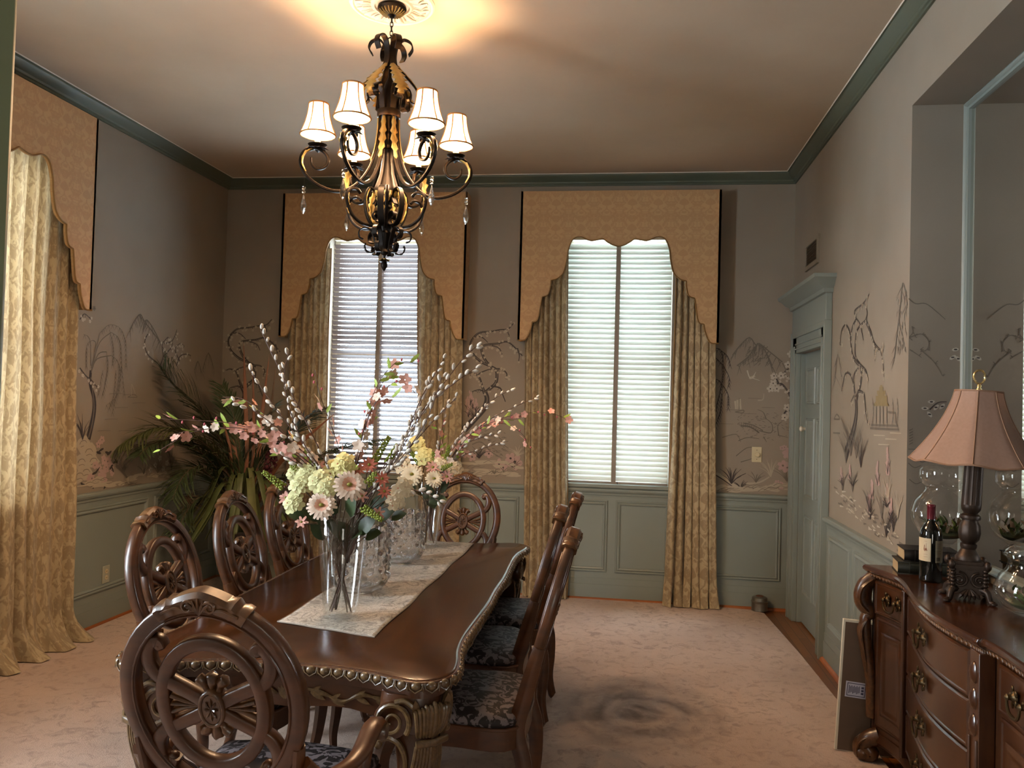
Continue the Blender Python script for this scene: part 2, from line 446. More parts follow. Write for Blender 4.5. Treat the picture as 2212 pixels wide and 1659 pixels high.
# front wall with the open doorway the picture is taken through
mb = MB()
mb.bx(LW-.2, -.56, FY-.14, FY, 0, H); mb.bx(1.22, RW+.4, FY-.14, FY, 0, H); mb.bx(-.56, 1.22, FY-.14, FY, 2.3, H)  # opening widened so the assumed hall lamp reaches the alcove
wall_front = struct(mb.build('wall_front', M['paper']))
mb = MB(); mb.bx(-2.0, -1.9, -3.0, FY-.14, 0, 2.8); mb.bx(RW+.4, RW+.5, -3.0, FY-.14, 0, 2.8); mb.bx(-2.0, RW+.5, -3.1, -3.0, 0, 2.8); mb.bx(-2.0, RW+.5, -3.1, FY-.14, 2.8, 2.9)
struct(mb.build('wall_hall', M['paper']))  # unseen hall, closed in to keep sky light out of the doorway
mb = MB()
mb.bx(-.56, -.426, FY-.16, FY+.012, 0, 2.34); mb.bx(1.20, 1.262, FY-.16, FY+.012, 0, 2.34); mb.bx(-.56, 1.262, FY-.16, FY+.012, 2.22, 2.34)
struct(mb.build('door_2', M['sage_light'], bevel=.006))
# crown moulding: one continuous run around the ceiling
def rect_ring(mb, prof, x0, x1, y0, y1, mi=0):
    vs, fs = [], []
    for d, z in prof: vs += [(x0+d, y0+d, z), (x1-d, y0+d, z), (x1-d, y1-d, z), (x0+d, y1-d, z)]
    n = len(prof)
    for k in range(n-1):
        for i in range(4):
            j = (i+1) % 4; fs.append((k*4+i, k*4+j, k*4+4+j, k*4+4+i))
    mb.add(vs, fs, mi)
mb = MB()
rect_ring(mb, [(0, ZC), (.012, ZC), (.012, ZC+.014), (.02, ZC+.018), (.024, ZC+.03), (.05, ZC+.05), (.068, ZC+.07), (.07, ZC+.078), (.08, ZC+.08)], LW, RW, FY, D)
rect_ring(mb, [(.08, ZC+.078), (.084, H), (0, H)], LW, RW, FY, D, 1)
tag(struct(mb.build('trim_1', [M['sage_dark'], M['medal']], smooth=20)), 'dark sage crown moulding around the ceiling')
# wainscot: boards, panel mouldings, chair rail, base lines
PROF = [(0, 0), (.004, .012), (.010, .012), (.016, .006), (.026, .014), (.034, .010), (.038, 0)]
def frame_mold(mb, o, U, Vv, N, u0, u1, v0, v1, prof=PROF, mi=0):
    o, U, Vv, N = V(o), V(U), V(Vv), V(N); vs, fs = [], []
    for ins, h in prof:
        for u, v in ((u0+ins, v0+ins), (u1-ins, v0+ins), (u1-ins, v1-ins), (u0+ins, v1-ins)): vs.append(o+U*u+Vv*v+N*h)
    for k in range(len(prof)-1):
        for i in range(4):
            j = (i+1) % 4; fs.append((k*4+i, k*4+j, k*4+4+j, k*4+4+i))
    mb.add(vs, fs, mi)
RAIL = [(0, -.055), (.012, -.055), (.014, -.04), (.02, -.036), (.022, -.02), (.034, -.012), (.04, 0), (.04, .014), (.03, .02), (0, .022)]
def wainscot(parent, o, U, N, u0, u1, panels, zr=ZR-.02, skip=()):
    o, U, N = V(o), V(U), V(N); Z = V((0, 0, 1))
    mb = MB()
    def slab(a, b, c, d, t):
        p = [o+U*a+Z*c, o+U*b+Z*c, o+U*b+Z*d, o+U*a+Z*d]
        mb.add(p+[q+N*t for q in p], [(0,1,2,3),(4,5,6,7),(0,1,5,4),(1,2,6,5),(2,3,7,6),(3,0,4,7)])
    runs = [(u0, u1)]
    for a, b in skip: runs = [r for s_, e_ in runs for r in ((s_, min(e_, a)), (max(s_, b), e_)) if r[1]-r[0] > .01]
    for a, b in runs:
        slab(a, b, .001, zr, .012); slab(a-.004, b+.004, 0, .125, .022); slab(a-.002, b+.002, .0005, .175, .017)
        mb.sweep([o+U*a+Z*zr, o+U*b+Z*zr], [(k[1], k[0]) for k in RAIL], N) if N.cross(U).z < 0 else mb.sweep([o+U*b+Z*zr, o+U*a+Z*zr], [(k[1], k[0]) for k in RAIL], N)
    for a, b in panels: frame_mold(mb, o+N*.012, U, Z, N, a, b, .225, .795)
    w = mb.build('wainscot', M['sage'], parent, smooth=25)
    return w
wainscot(wall_back, (0, D, 0), (1, 0, 0), (0, -1, 0), LW, RW, [(-3.4, -3.05), (-2.98, -2.52), (-2.46, -2.13), (-2.05, -1.66), (-1.60, -1.20), (-1.13, -.845), (-.80, -.58), (-.475, -.13), (-.065, .36), (.42, .62), (.67, 1.205)])
wainscot(wall_left, (LW, 0, 0), (0, 1, 0), (1, 0, 0), FY, D, [(.7, 1.6), (1.7, 2.9), (3.0, 3.42), (3.48, 3.87), (3.93, 4.28), (4.36, 4.66), (4.72, 5.56), (5.645, 6.5)])
wainscot(wall_right, (RW, 0, 0), (0, 1, 0), (-1, 0, 0), AY1, D, [(4.02, 4.72), (4.80, 5.29)], skip=[(DY0-.14, D)])
for side, pts, n in (('back', [(LW, D-.022, 0), (RW, D-.022, 0)], (0, -1, 0)), ('left', [(LW+.022, D, 0), (LW+.022, FY, 0)], (1, 0, 0)), ('right', [(RW-.022, AY1, 0), (RW-.022, DY0-.14, 0)], (-1, 0, 0))):
    mb = MB(); a, b = V(pts[0]), V(pts[1]); N = V(n)
    prof = [(0, 0), (.02, 0), (.019, .009), (.014, .016), (.006, .021), (0, .022)]
    vs = [q+N*d+V((0, 0, z)) for q in (a, b) for d, z in prof]; k = len(prof)
    mb.add(vs, [(i, (i+1) % k, k+(i+1) % k, k+i) for i in range(k)]+[tuple(range(k)), tuple(range(k, 2*k))])
    struct(mb.build('baseboard_'+side, M['shoe']))
# windows: frame, sashes and panes
def window(name, o, U, N, u0, u1):
    o, U, N = V(o), V(U), V(N); Z = V((0, 0, 1))
    def sl(mb, a, b, c, d, n0, n1, mi=0):
        p = [o+U*a+Z*c, o+U*b+Z*c, o+U*b+Z*d, o+U*a+Z*d]
        mb.add([q+N*n0 for q in p]+[q+N*n1 for q in p], [(0,1,2,3),(4,5,6,7),(0,1,5,4),(1,2,6,5),(2,3,7,6),(3,0,4,7)], mi)
    mb = MB()
    for a, b, c, d in ((u0, u0+.05, WZ0, WZ1), (u1-.05, u1, WZ0, WZ1), (u0+.05, u1-.05, WZ0, WZ0+.06), (u0+.05, u1-.05, WZ1-.05, WZ1), (u0+.05, u1-.05, 1.9, 1.95)): sl(mb, a, b, c, d, -.17, -.12)
    w = struct(mb.build(name, M['white'], bevel=.004))
    for c, d in ((WZ0+.06, 1.9), (1.95, WZ1-.05)):
        mb = MB(); sl(mb, u0+.05, u1-.05, c, d, -.146, -.142); mb.build('pane', M['glass'], w)
    mb = MB(); sl(mb, u0-.03, u1+.03, WZ0-.03, WZ0, -.20, .045); mb.build('sill', M['sage'], w, bevel=.004)
    return w
window('window_1', (0, D, 0), (1, 0, 0), (0, -1, 0), *WIN[1])
window('window_2', (0, D, 0), (1, 0, 0), (0, -1, 0), *WIN[2])
window('window_3', (LW, 0, 0), (0, 1, 0), (1, 0, 0), LY0, LY1)
window('window_4_assumed', (LW, 0, 0), (0, 1, 0), (1, 0, 0), 1.17, 2.03)  # assumed window out of view, added to brighten the right wall
# alcove mirror and its bead
mb = MB(); mb.bx(AX, AX+.008, AY0+.02, AY1-.008, .93, AZ-.012)
mir = mb.build('wall_mirror', M['mirror']); tag(mir, 'large mirror filling the alcove behind the sideboard', 'mirror')
mb = MB(); frame_mold(mb, (AX, 0, 0), (0, 1, 0), (0, 0, 1), (-1, 0, 0), AY0, AY1-.002, .90, AZ-.002, [(0, 0), (0, .022), (.008, .026), (.014, .022), (.018, .012), (.03, .012), (.032, 0)])
mb.build('frame', M['sage'], mir)
# door with casing, frieze and cornice in the right wall
mb = MB()
mb.bx(RW+.03, RW+.07, DY0, DY1, .01, DZ)
door = struct(mb.build('door_1', M['sage']))
mb = MB()
for u0, u1 in ((DY0+.09, DY0+.355), (DY0+.425, DY0+.69)):
    for a, b in ((.22, .80), (.93, 1.50), (1.60, 1.86)):
        frame_mold(mb, (RW+.03, 0, 0), (0, 1, 0), (0, 0, 1), (-1, 0, 0), u0, u1, a, b, [(0, .001), (.006, .010), (.014, .010), (.022, .002), (.05, .012), (.052, .012)]); mb.bx(RW+.018, RW+.03, u0+.052, u1-.052, a+.052, b-.052)
mb.build('raised_panel', M['sage'], door)
mb = MB()
for a, b in ((DY0-.14, DY0), (DY1, DY1+.14)):
    mb.bx(RW-.035, RW, a, b, 0, 2.13); e = a+.022 if a < DY0 else b-.022
    mb.bx(RW-.05, RW-.001, (a-.004 if a < DY0 else b-.022), (a+.022 if a < DY0 else b+.004), .001, 2.131)
    for q in (.05, .085, .115): mb.bx(RW-.042, RW, a+q-.006, a+q+.006, 0, 2.03)
mb.bx(RW-.035, RW, DY0-.14, DY1+.14, DZ, 2.13); mb.bx(RW-.046, RW-.002, DY0-.142, DY1+.142, 2.09, 2.132)
for q in (2.0, 2.035): mb.bx(RW-.042, RW, DY0-.03, DY1+.03, q, q+.012)
mb.bx(RW-.04, RW-.0015, DY0-.139, DY1+.139, 2.129, 2.33)
mb.bx(RW, RW+.05, DY0, DY0+.012, 0, DZ); mb.bx(RW, RW+.05, DY1-.012, DY1, 0, DZ)
mb.build('casing', M['sage'], door, bevel=.003)
mb = MB(); cp = [(.04, 2.30), (.055, 2.305), (.06, 2.33), (.085, 2.345), (.11, 2.375), (.13, 2.39), (.135, 2.412), (0, 2.415)]
y0, y1 = DY0-.14, DY1+.14; vs = []
for d, z in cp: e = d-.04; vs += [(RW, y0-max(e, 0), z), (RW-d, y0-max(e, 0), z), (RW-d, min(y1+max(e, 0), D-.002), z), (RW, min(y1+max(e, 0), D-.002), z)]
fs = []
for k in range(len(cp)-1):
    for i in range(3): fs.append((k*4+i, k*4+i+1, k*4+5+i, k*4+4+i))
mb.add(vs, fs); mb.build('cornice', M['sage'], door, smooth=25)
mb = MB(); mb.lathe([(.0, 0), (.012, 0), (.01, .012), (.018, .025), (.02, .035), (.012, .045), (0, .047)], 14, M=tmat(RW+.03, DY1-.07, 1.42) @ rmat('Y', -PI/2)); mb.build('knob', M['white'], door)
# carpet: a cut piece lying on the boards
mb = MB()
pts = [(LW+.045, FY+.05), (1.17, FY+.05), (1.165, 4.3), (1.13, 5.4), (1.07, 6.45), (1.0, 6.535), (.7, D-.05), (-1, D-.045), (LW+.045, D-.045)]
mb.prism(pts, 0.0, .013)
tag(mb.build('carpet', M['carpet'], bevel=.005), 'stained mauve-beige carpet covering nearly the whole floor', 'carpet')
# wall fittings
t = thing('air_vent', 'brown air return grille high on the wall above the door', 'vent', (RW, 5.97, 2.66))
mb = MB(); frame_mold(mb, (-.001, 0, 0), (0, 1, 0), (0, 0, 1), (-1, 0, 0), -.205, .205, -.10, .10, [(0, 0), (.002, .012), (.03, .014), (.034, 0)]); mb.build('frame', flat('vent_frame', '#857a6a', .5), t)
mb = MB(); mb.bx(-.004, -.001, -.175, .175, -.07, .07)
for k in range(12): mb.box((-.006, 0, -.064+k*.0116), (.008, .345, .002), 0, None)
mb.build('grille', flat('vent_grille', '#4a3a2a', .6, var=.5, scale=80), t)
t = thing('dimmer_switch', 'ivory rotary dimmer plate on the mural wall near the door', 'light switch', (1.015, D, 1.20))
mb = MB(); mb.bx(-.038, .038, -.007, 0, -.06, .06); mb.build('plate', M['ivory'], t, bevel=.003)
mb = MB(); mb.lathe([(.02, 0), (.019, .014), (.015, .018), (0, .018)], 18, M=tmat(.004, -.007, 0) @ rmat('X', PI/2)); mb.build('knob', M['ivory'], t)
mb = MB(); [mb.box((.0, -.0075, z), (.006, .002, .004)) for z in (-.036, .036)]; mb.build('screw', M['brass'], t)
t = thing('power_outlet', 'double power outlet in the wainscot beside the gold curtain', 'power outlet', (LW+.0125, 5.10, .327))
mb = MB(); mb.bx(0, .007, -.037, .037, -.058, .058); mb.build('plate', flat('outlet_plate', '#a8aa9a', .4, var=.04), t, bevel=.003)
for z in (-.021, .021):
    mb = MB(); mb.lathe([(.0155, 0), (.0155, .003), (0, .003)], 16, M=tmat(.007, 0, z) @ rmat('Y', PI/2))
    so = mb.build('socket', M['ivory'], t)
    mb = MB(); [mb.box((.0105, y, z), (.001, .002, .008)) for y in (-.005, .005)]; mb.build('slot', M['black'], so)
# ------------------------------------------------------------------ cornices, curtains, blinds
HALF = [(.785, 2.055), (.72, 2.06), (.68, 2.14), (.668, 2.20), (.625, 2.225), (.60, 2.37), (.593, 2.402), (.55, 2.42), (.53, 2.48), (.527, 2.535), (.475, 2.552), (.43, 2.60), (.405, 2.70), (.395, 2.78), (.36, 2.862), (.30, 2.882), (.22, 2.852), (.125, 2.868), (.06, 2.825), (0, 2.805)]
def smooth_half():
    out = []
    segs = [HALF[0:4], HALF[3:7], HALF[6:10], HALF[9:18], HALF[17:20]]
    for s_ in segs:
        c = cr([(a, b, 0) for a, b in s_], 5)
        out += [(p.x, p.y) for p in (c if not out else c[1:])]
    return out
def cornice(name, label, cx, wall, ztop=3.25, depth=.15):
    """wall: ('y',D,-1) on the back wall, ('x',LW,1) on the left wall"""
    t = thing(name, label, 'window cornice', (cx, D, 0) if wall == 'y' else (LW, cx, 0), 0 if wall == 'y' else PI/2, 'gold brocade cornices')
    h = smooth_half(); edge = [(-a, b) for a, b in h]+[(a, b) for a, b in reversed(h[:-1])]   # left bottom -> centre -> right bottom
    mb = MB(); n = len(edge); f0 = -depth
    for y in (f0, f0+.018):
        vs = [(a, y, b) for a, b in edge]+[(a, y, ztop) for a, b in edge]
        mb.add(vs, [(i, i+1, n+i+1, n+i) if y == f0 else (i+1, i, n+i, n+i+1) for i in range(n-1)], uv=[(p[0], p[2]) for p in vs])
    vs = [(a, f0, b) for a, b in edge]+[(a, f0+.018, b) for a, b in edge]
    mb.add(vs, [(i+1, i, n+i, n+i+1) for i in range(n-1)])
    for s_ in (-1, 1):
        x0, x1 = s_*.785, s_*(.785-.018)
        vs = [(x, y, z) for x in (x0, x1) for y in (f0, 0) for z in (2.055, ztop)]
        mb.add(vs, [(0,1,3,2),(4,6,7,5),(0,4,5,1),(2,3,7,6),(0,2,6,4),(1,5,7,3)], uv=[(p[1]+p[0], p[2]) for p in vs])
    vs = [(x, y, ztop) for x in (-.785, .785) for y in (f0, 0)]; mb.add(vs, [(0, 1, 3, 2)])
    mb.build('board', M['cornice'], t, smooth=30)
    mb = MB(); mb.tube([(a, f0-.002, b) for a, b in edge], .0055, 6); mb.build('piping', M['piping'], t, smooth=60)
    return t
cornice('window_cornice', 'gold brocade cornice above the window with open slats', -2.10, 'y')
cornice('window_cornice', 'gold brocade cornice above the window with closed white slats', -.093, 'y')
lc = cornice('window_cornice', 'gold brocade cornice on the side wall above the drawn curtain', 3.87, 'x')
lc.rotation_euler = (0, 0, PI/2)
def curtain(label, u0t, u1t, u0b, u1b, ztop, wall, folds, amp, back, side=1, trail=0.0, seed=0):
    """cloth between u0..u1 along the wall, hanging at distance back from it"""
    R = random.Random(seed); ph = [R.uniform(0, 6) for _ in range(4)]
    t = thing('curtain', label, 'curtain', ((u0b+u1b)/2, D-back, 0) if wall == 'y' else (LW+back, (u0b+u1b)/2, 0), 0 if wall == 'y' else PI/2, 'gold damask curtains')
    um = (u0b+u1b)/2
    def fn(u, v):
        k = (1-v)
        us = u+.018*math.sin(2*PI*u*folds*.37+ph[0])*(.4+.6*k)
        top = u0t+(u1t-u0t)*us; bot = u0b+(u1b-u0b)*us
        e = k**1.3
        x = top+(bot-top)*e
        a = amp*(.55+.55*k)*(1+.35*math.sin(ph[1]+u*9))
        w = 2*PI*folds*u+.5*math.sin(ph[2]+v*2.3+u*5)
        y = a*math.sin(w)*.8+a*.35*math.sin(w*1.93+ph[3])+.006*math.sin(v*14+u*7)
        x += a*.35*math.cos(w)
        z = ztop*v
        if k > .93:
            q = (k-.93)/.07
            y -= trail*q*q*(1+.6*math.sin(w*.5+ph[1])); z = max(z, .0)
            x += .012*q*math.sin(w*1.5+ph[0])
        z = .018+z*(ztop-.018)/ztop+.012*(math.sin(w+1)+1)*max(0, (k-.9)*6)*.5
        return (x-um, y, z)
    mb = MB(); mb.grid(fn, int(folds*14), 60, 0, None, (abs(u1b-u0b)*2.2, ztop))
    mb.build('cloth', M['curtain'], t, smooth=80)
    mb = MB()
    e = 1 if side > 0 else 0
    mb.tube([V(fn(e, j/40))+V((0, -.004, 0)) for j in range(41)], .005, 5)
    mb.build('edge_cord', M['piping'], t, smooth=60)
    return t
curtain('left curtain panel of the window with open slats', -2.83, -2.475, -2.80, -2.46, 2.80, 'y', 7, .040, .088, 1, .02, 1)
curtain('right curtain panel of the window with open slats, behind the far chair', -1.735, -1.345, -1.64, -1.33, 2.80, 'y', 7, .040, .088, 0, .02, 2)
curtain('left curtain panel of the window with closed white slats', -.84, -.50, -.80, -.43, 2.80, 'y', 7, .040, .088, 1, .03, 3)
curtain('right curtain panel of the window with closed white slats, beside the dimmer', .35, .655, .305, .712, 2.80, 'y', 6, .042, .092, 0, .05, 4)
c = curtain('wide gold curtain drawn across the side window, trailing on the carpet', 3.78, 4.60, 3.74, 4.70, 2.96, 'x', 9, .026, .075, 0, .10, 5)
c2 = curtain('nearest gold curtain panel on the side wall, at the picture edge', 3.08, 3.80, 3.04, 3.76, 2.80, 'x', 8, .020, .165, 1, .08, 6)
def blind(win, label, mat, tilt, sag=0, trans=None):
    u0, u1 = WIN[win]; u0 += .03 if win == 1 else 0; cx = (u0+u1)/2; w = u1-u0-.012
    t = thing('venetian_blind', label, 'window blind', (cx, D+.028, WZ0))
    mb = MB(); pitch = .0405; n = int((WZ1-WZ0-.09)/pitch); half = .0262
    for k in range(n):
        z = .05+k*pitch; ca, sa = math.cos(tilt), math.sin(tilt)
        for s0, s1, q in ((-1, -.35, 0), (-.35, .35, 1), (.35, 1, 2)): pass
        prof = [(half*s_, .0028*(1-s_*s_)) for s_ in (-1, -.5, 0, .5, 1)]
        vs = []
        for x in (-w/2, w/2):
            for a, b in prof: vs.append((x, a*ca-b*sa, z+a*sa+b*ca))
            for a, b in reversed(prof): vs.append((x, a*ca-(b-.0024)*sa, z+a*sa+(b-.0024)*ca))
        m = 10; mb.add(vs, [(i, (i+1) % m, m+(i+1) % m, m+i) for i in range(m)]+[tuple(range(m)), tuple(reversed(range(m, 2*m)))])
    mb.build('slats', mat, t, smooth=50)
    mb = MB(); mb.bx(-w/2, w/2, -.027, .027, 0, .018); mb.build('bottom_rail', M['tape'], t, bevel=.003)
    mb = MB(); mb.bx(-w/2, w/2, -.028, .028, n*pitch+.06, WZ1-WZ0-.002); mb.build('headrail', M['white'], t, bevel=.003)
    mb = MB(); mb.bx(-.018, .018, -.0305, -.0295, -.004, n*pitch+.07); mb.bx(-.018, .018, .0295, .0305, -.004, n*pitch+.07)
    mb.build('ladder_tape', M['tape'], t, smooth=0)
    mb = MB(); mb.tube([(.03, -.034, .02), (.032, -.036, .006), (.04, -.036, -.002)], .003, 6); mb.ball((.05, -.036, -.003), (.012, .005, .005)); mb.build('cord_tassel', M['black'], t)
    return t
blind(1, 'venetian blind with open slats coloured in shade letting white gaps of daylight through', M['slat_open'], math.radians(-31))
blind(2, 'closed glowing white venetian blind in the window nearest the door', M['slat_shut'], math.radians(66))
# ------------------------------------------------------------------ chandelier
CX, CY = -1.135, 3.68
md = MB()
md.lathe([(.20, 0), (.20, -.006), (.192, -.014), (.182, -.014), (.176, -.008), (.10, -.012), (.092, -.020), (.082, -.020), (.078, -.012), (0, -.012)], 64, cap=False)
for k in range(16):
    a = 2*PI*k/16
    md.sweep([(.10*math.cos(a), .10*math.sin(a), -.012), (.135*math.cos(a+.05), .135*math.sin(a+.05), -.018), (.172*math.cos(a-.03), .172*math.sin(a-.03), -.012)], csec(.03, .012), (0, 0, 1), sc=[(.4, .6), (1.1, 1.2), (.3, .5)])
    md.tube([(.105*math.cos(a+.2), .105*math.sin(a+.2), -.012), (.14*math.cos(a+.24), .14*math.sin(a+.24), -.016), (.165*math.cos(a+.16), .165*math.sin(a+.16), -.012)], [.004, .006, .003], 6)
mo = md.build('ceiling_medallion', M['medal'], loc=(CX, CY, H)); tag(mo, 'round white plaster rosette on the ceiling above the chandelier', 'ceiling medallion')
ch = thing('chandelier', 'bronze scroll chandelier with six lit cream bell shades and crystal drops', 'chandelier', (CX, CY, 0))
mb = MB(); mb.lathe([(.02, H-.016), (.066, H-.016), (.068, H-.026), (.062, H-.034), (.05, H-.046), (.03, H-.052), (.014, H-.056), (.012, H-.066), (.006, H-.07)], 32)
for k in range(20):
    a = 2*PI*k/20; mb.tube([(.02*math.cos(a), .02*math.sin(a), H-.055), (.045*math.cos(a), .045*math.sin(a), H-.05), (.06*math.cos(a), .06*math.sin(a), H-.036)], [.002, .004, .003], 5, 1)
mb.build('canopy', [M['bronze'], M['goldleaf']], ch)
mb = MB()
for k in range(5):
    z = H-.078-k*.021; pts = []
    for i in range(14):
        a = 2*PI*i/14; x, zz = .007*math.cos(a), .014*math.sin(a)
        pts.append((x, 0, z+zz) if k % 2 else (0, x, z+zz))
    mb.tube(pts, .0022, 6, closed=True)
mb.build('chain', M['bronzed'], ch)
mb = MB(); mb.tube([(.025*math.cos(2*PI*i/20), 0, 3.225+.025*math.sin(2*PI*i/20)) for i in range(20)], .0035, 6, closed=True); mb.build('hanging_ring', M['bronzed'], ch)
mb = MB()
mb.lathe([(.003, 3.21), (.006, 3.20), (.007, 3.10), (.008, 3.06), (.022, 3.03), (.032, 2.99), (.03, 2.95), (.036, 2.93), (.042, 2.90)], 20, 0)
mb.lathe([(.030, 2.87), (.026, 2.74), (.03, 2.735), (.03, 2.72), (.024, 2.715), (.026, 2.66), (.034, 2.60), (.052, 2.545), (.058, 2.53), (.058, 2.515)], 24, 0, fn=lambda a, z: 1+.05*math.cos(10*a))
mb.lathe([(.058, 2.515), (.05, 2.50), (.036, 2.485), (.03, 2.475), (.018, 2.468), (.026, 2.455), (.027, 2.445), (.02, 2.44), (.022, 2.42), (.016, 2.39), (.022, 2.37), (.03, 2.355), (.024, 2.335), (.03, 2.325), (.026, 2.29), (.014, 2.25), (.02, 2.238), (.016, 2.228), (.006, 2.222), (.004, 2.205)], 20, 0)
for k in range(14):
    a = 2*PI*k/14; c, s_ = math.cos(a), math.sin(a)
    mb.tube([(.056*c, .056*s_, 2.517), (.052*c, .052*s_, 2.50), (.036*c, .036*s_, 2.48)], [.007, .008, .003], 6, 1)
mb.build('stem', [M['bronzed'], M['goldleaf']], ch)
mb = MB(); mb.lathe([(.045, 2.868), (.053, 2.868), (.055, 2.874), (.055, 2.896), (.053, 2.902), (.045, 2.902)], 28); mb.build('collar', M['bronze'], ch)
mb = MB(); mb.lathe([(.003, 2.206), (.014, 2.203), (.024, 2.192), (.012, 2.19), (.015, 2.180), (.014, 2.168), (.006, 2.155), (.001, 2.148)], 18)
fn_ = mb.build('finial', M['bronzed'], ch)
mb = MB()
for k in range(6):
    a = 2*PI*k/6; leaf_pts(mb, (.006*math.cos(a), .006*math.sin(a), 2.207), (math.cos(a), math.sin(a), -.55), (0, 0, 1), .026, .02, 0, -.2, 3)
mb.build('finial_leaves', M['goldleaf'], fn_, solid=.001)
TH0 = 3.4545
def rz(pts): return cr([(r, 0, z) for r, z in pts], 5)
def acanthus(mb, path, W, mi=0, lift=.004, side=1):
    """gold leaf hugging a strap: lobed blade along path in the xz plane (y is its width)"""
    p = [V(q) for q in path]; n = len(p); vs, fs = [], []
    for i in range(n):
        t = (p[min(i+1, n-1)]-p[max(i-1, 0)]).normalized(); nn = V((t.z, 0, -t.x))*side
        f = i/(n-1); w = W*(.35+.65*math.sin(PI*min(1, f*1.05))**.7)*(1 if i % 2 else .5)
        if i in (0, n-1): w = W*(.3 if i == 0 else .05)
        c = p[i]+nn*lift
        vs += [c+V((0, -w/2, 0))-nn*.003+t*(.008 if i % 2 else 0), c+nn*.002, c+V((0, w/2, 0))-nn*.003+t*(.008 if i % 2 else 0)]
    for i in range(n-1):
        a = i*3; fs += [(a, a+1, a+4, a+3), (a+1, a+2, a+5, a+4)]
    mb.add(vs, fs, mi)
def sub(path, a, b, n):
    m = len(path)-1; out = []
    for i in range(n):
        f = (a+(b-a)*i/(n-1))*m; k = min(int(f), m-1); out.append(path[k].lerp(path[k+1], f-k))
    return out
ARM = rz([(.04, 2.885), (.043, 2.80), (.055, 2.71), (.085, 2.62), (.14, 2.545), (.21, 2.508), (.29, 2.52), (.36, 2.565), (.394, 2.625), (.38, 2.68), (.335, 2.702), (.29, 2.685), (.27, 2.65), (.285, 2.615), (.32, 2.605), (.345, 2.625), (.348, 2.655)])
CAGE = rz([(.085, 3.165), (.102, 3.195), (.092, 3.225), (.06, 3.238), (.034, 3.215), (.024, 3.16), (.034, 3.11), (.07, 3.07), (.11, 3.025), (.136, 2.985), (.14, 2.955), (.122, 2.935), (.10, 2.945), (.098, 2.968)])
CAGE2 = rz([(.046, 2.885), (.052, 2.93), (.058, 2.98), (.075, 3.008), (.098, 2.995), (.10, 2.965), (.082, 2.955)])
LOW = rz([(.04, 2.35), (.12, 2.352), (.172, 2.382), (.197, 2.425), (.204, 2.468), (.188, 2.498), (.155, 2.505), (.135, 2.488)])
LOWS = rz([(.050, 2.385), (.062, 2.402), (.055, 2.42), (.036, 2.42), (.022, 2.398), (.034, 2.362), (.07, 2.365), (.095, 2.415), (.101, 2.48), (.085, 2.527), (.058, 2.52), (.048, 2.488), (.06, 2.458)])
BOT = rz([(.100, 2.29), (.118, 2.30), (.12, 2.328), (.098, 2.343), (.068, 2.335), (.052, 2.30), (.042, 2.26), (.055, 2.232), (.082, 2.235), (.093, 2.257), (.088, 2.272)])
flt = rsec(.006, .03); sq = rsec(.014, .017)
mbs = {}
for nm, path, sec in (('arm', ARM, sq),):
    mb = MB(); n = len(path); mb.sweep(path, sec, (0, 1, 0), sc=[(1-.45*max(0, i/n-.75)*4, 1-.35*max(0, i/n-.75)*4) for i in range(n)])
    arm0 = mb.build('arm', M['bronze'], ch)
mb = MB(); acanthus(mb, sub(ARM, .46, .62, 9), .05, 0, .009, -1); mb.build('gold_leaf', M['goldleaf'], arm0, solid=.0015)
mb = MB(); acanthus(mb, sub(ARM, .02, .16, 11), .042, 0, .009, -1); mb.build('gold_leaf', M['goldleaf'], arm0, solid=.0015)
mb = MB(); mb.lathe([(.008, 2.694), (.012, 2.698), (.03, 2.704), (.042, 2.714), (.044, 2.716), (.03, 2.709), (.012, 2.706), (0, 2.706)], 22, M=tmat(.32, 0, 0))
for k in range(8):
    a = 2*PI*k/8; leaf_pts(mb, (.32+.01*math.cos(a), .01*math.sin(a), 2.70), (math.cos(a), math.sin(a), .10), (0, 0, 1), .042, .028, 0, .25, 3)
mb.build('bobeche', M['bronzed'], arm0, solid=.001)
mb = MB(); mb.lathe([(.0135, 2.706), (.0135, 2.768), (.008, 2.77), (0, 2.77)], 14, M=tmat(.32, 0, 0)); mb.build('candle_sleeve', M['candle'], arm0)
mb = MB(); mb.lathe([(.004, 2.77), (.011, 2.777), (.015, 2.795), (.011, 2.818), (.004, 2.838), (.001, 2.845)], 12, M=tmat(.32, 0, 0)); mb.build('bulb', M['bulb'], arm0)
def bell(z0, z1, r0, r1, seg=6, n=8, per=6):
    vs = []; S = seg*per
    def R(f, i):
        r = r1+(r0-r1)*((1-f)**2.3*.8+(1-f)*.2)
        return r*(1-.012*(1-math.cos(2*PI*i/per))*.5)
    return [(lambda f=f: [(R(f, i)*math.cos(2*PI*i/S), R(f, i)*math.sin(2*PI*i/S), z0+(z1-z0)*f) for i in range(S)])() for f in [k/n for k in range(n+1)]]
mb = MB(); rows = bell(2.762, 2.905, .079, .043); S = 36
mb.add([p for r in rows for p in r], [(k*S+i, k*S+(i+1) % S, (k+1)*S+(i+1) % S, (k+1)*S+i) for k in range(len(rows)-1) for i in range(S)], 0, tmat(.32, 0, 0))
for row in (rows[0], rows[-1]): mb.tube([(p[0]*1.012, p[1]*1.012, p[2]) for p in row], .0042, 6, 1, tmat(.32, 0, 0), closed=True)
for i in range(0, S, 6): mb.tube([(r[i][0]*1.03, r[i][1]*1.03, r[i][2]) for r in rows], .0034, 5, 1, tmat(.32, 0, 0))
mb.build('lampshade', [M['shade'], M['shadetrim']], arm0, smooth=70)
mb = MB(); x = .375
mb.tube([(x, 0, 2.575), (x, 0, 2.52)], .0008, 4)
for z in (2.512, 2.495): mb.ball((x, 0, z), .0085, 10, 6)
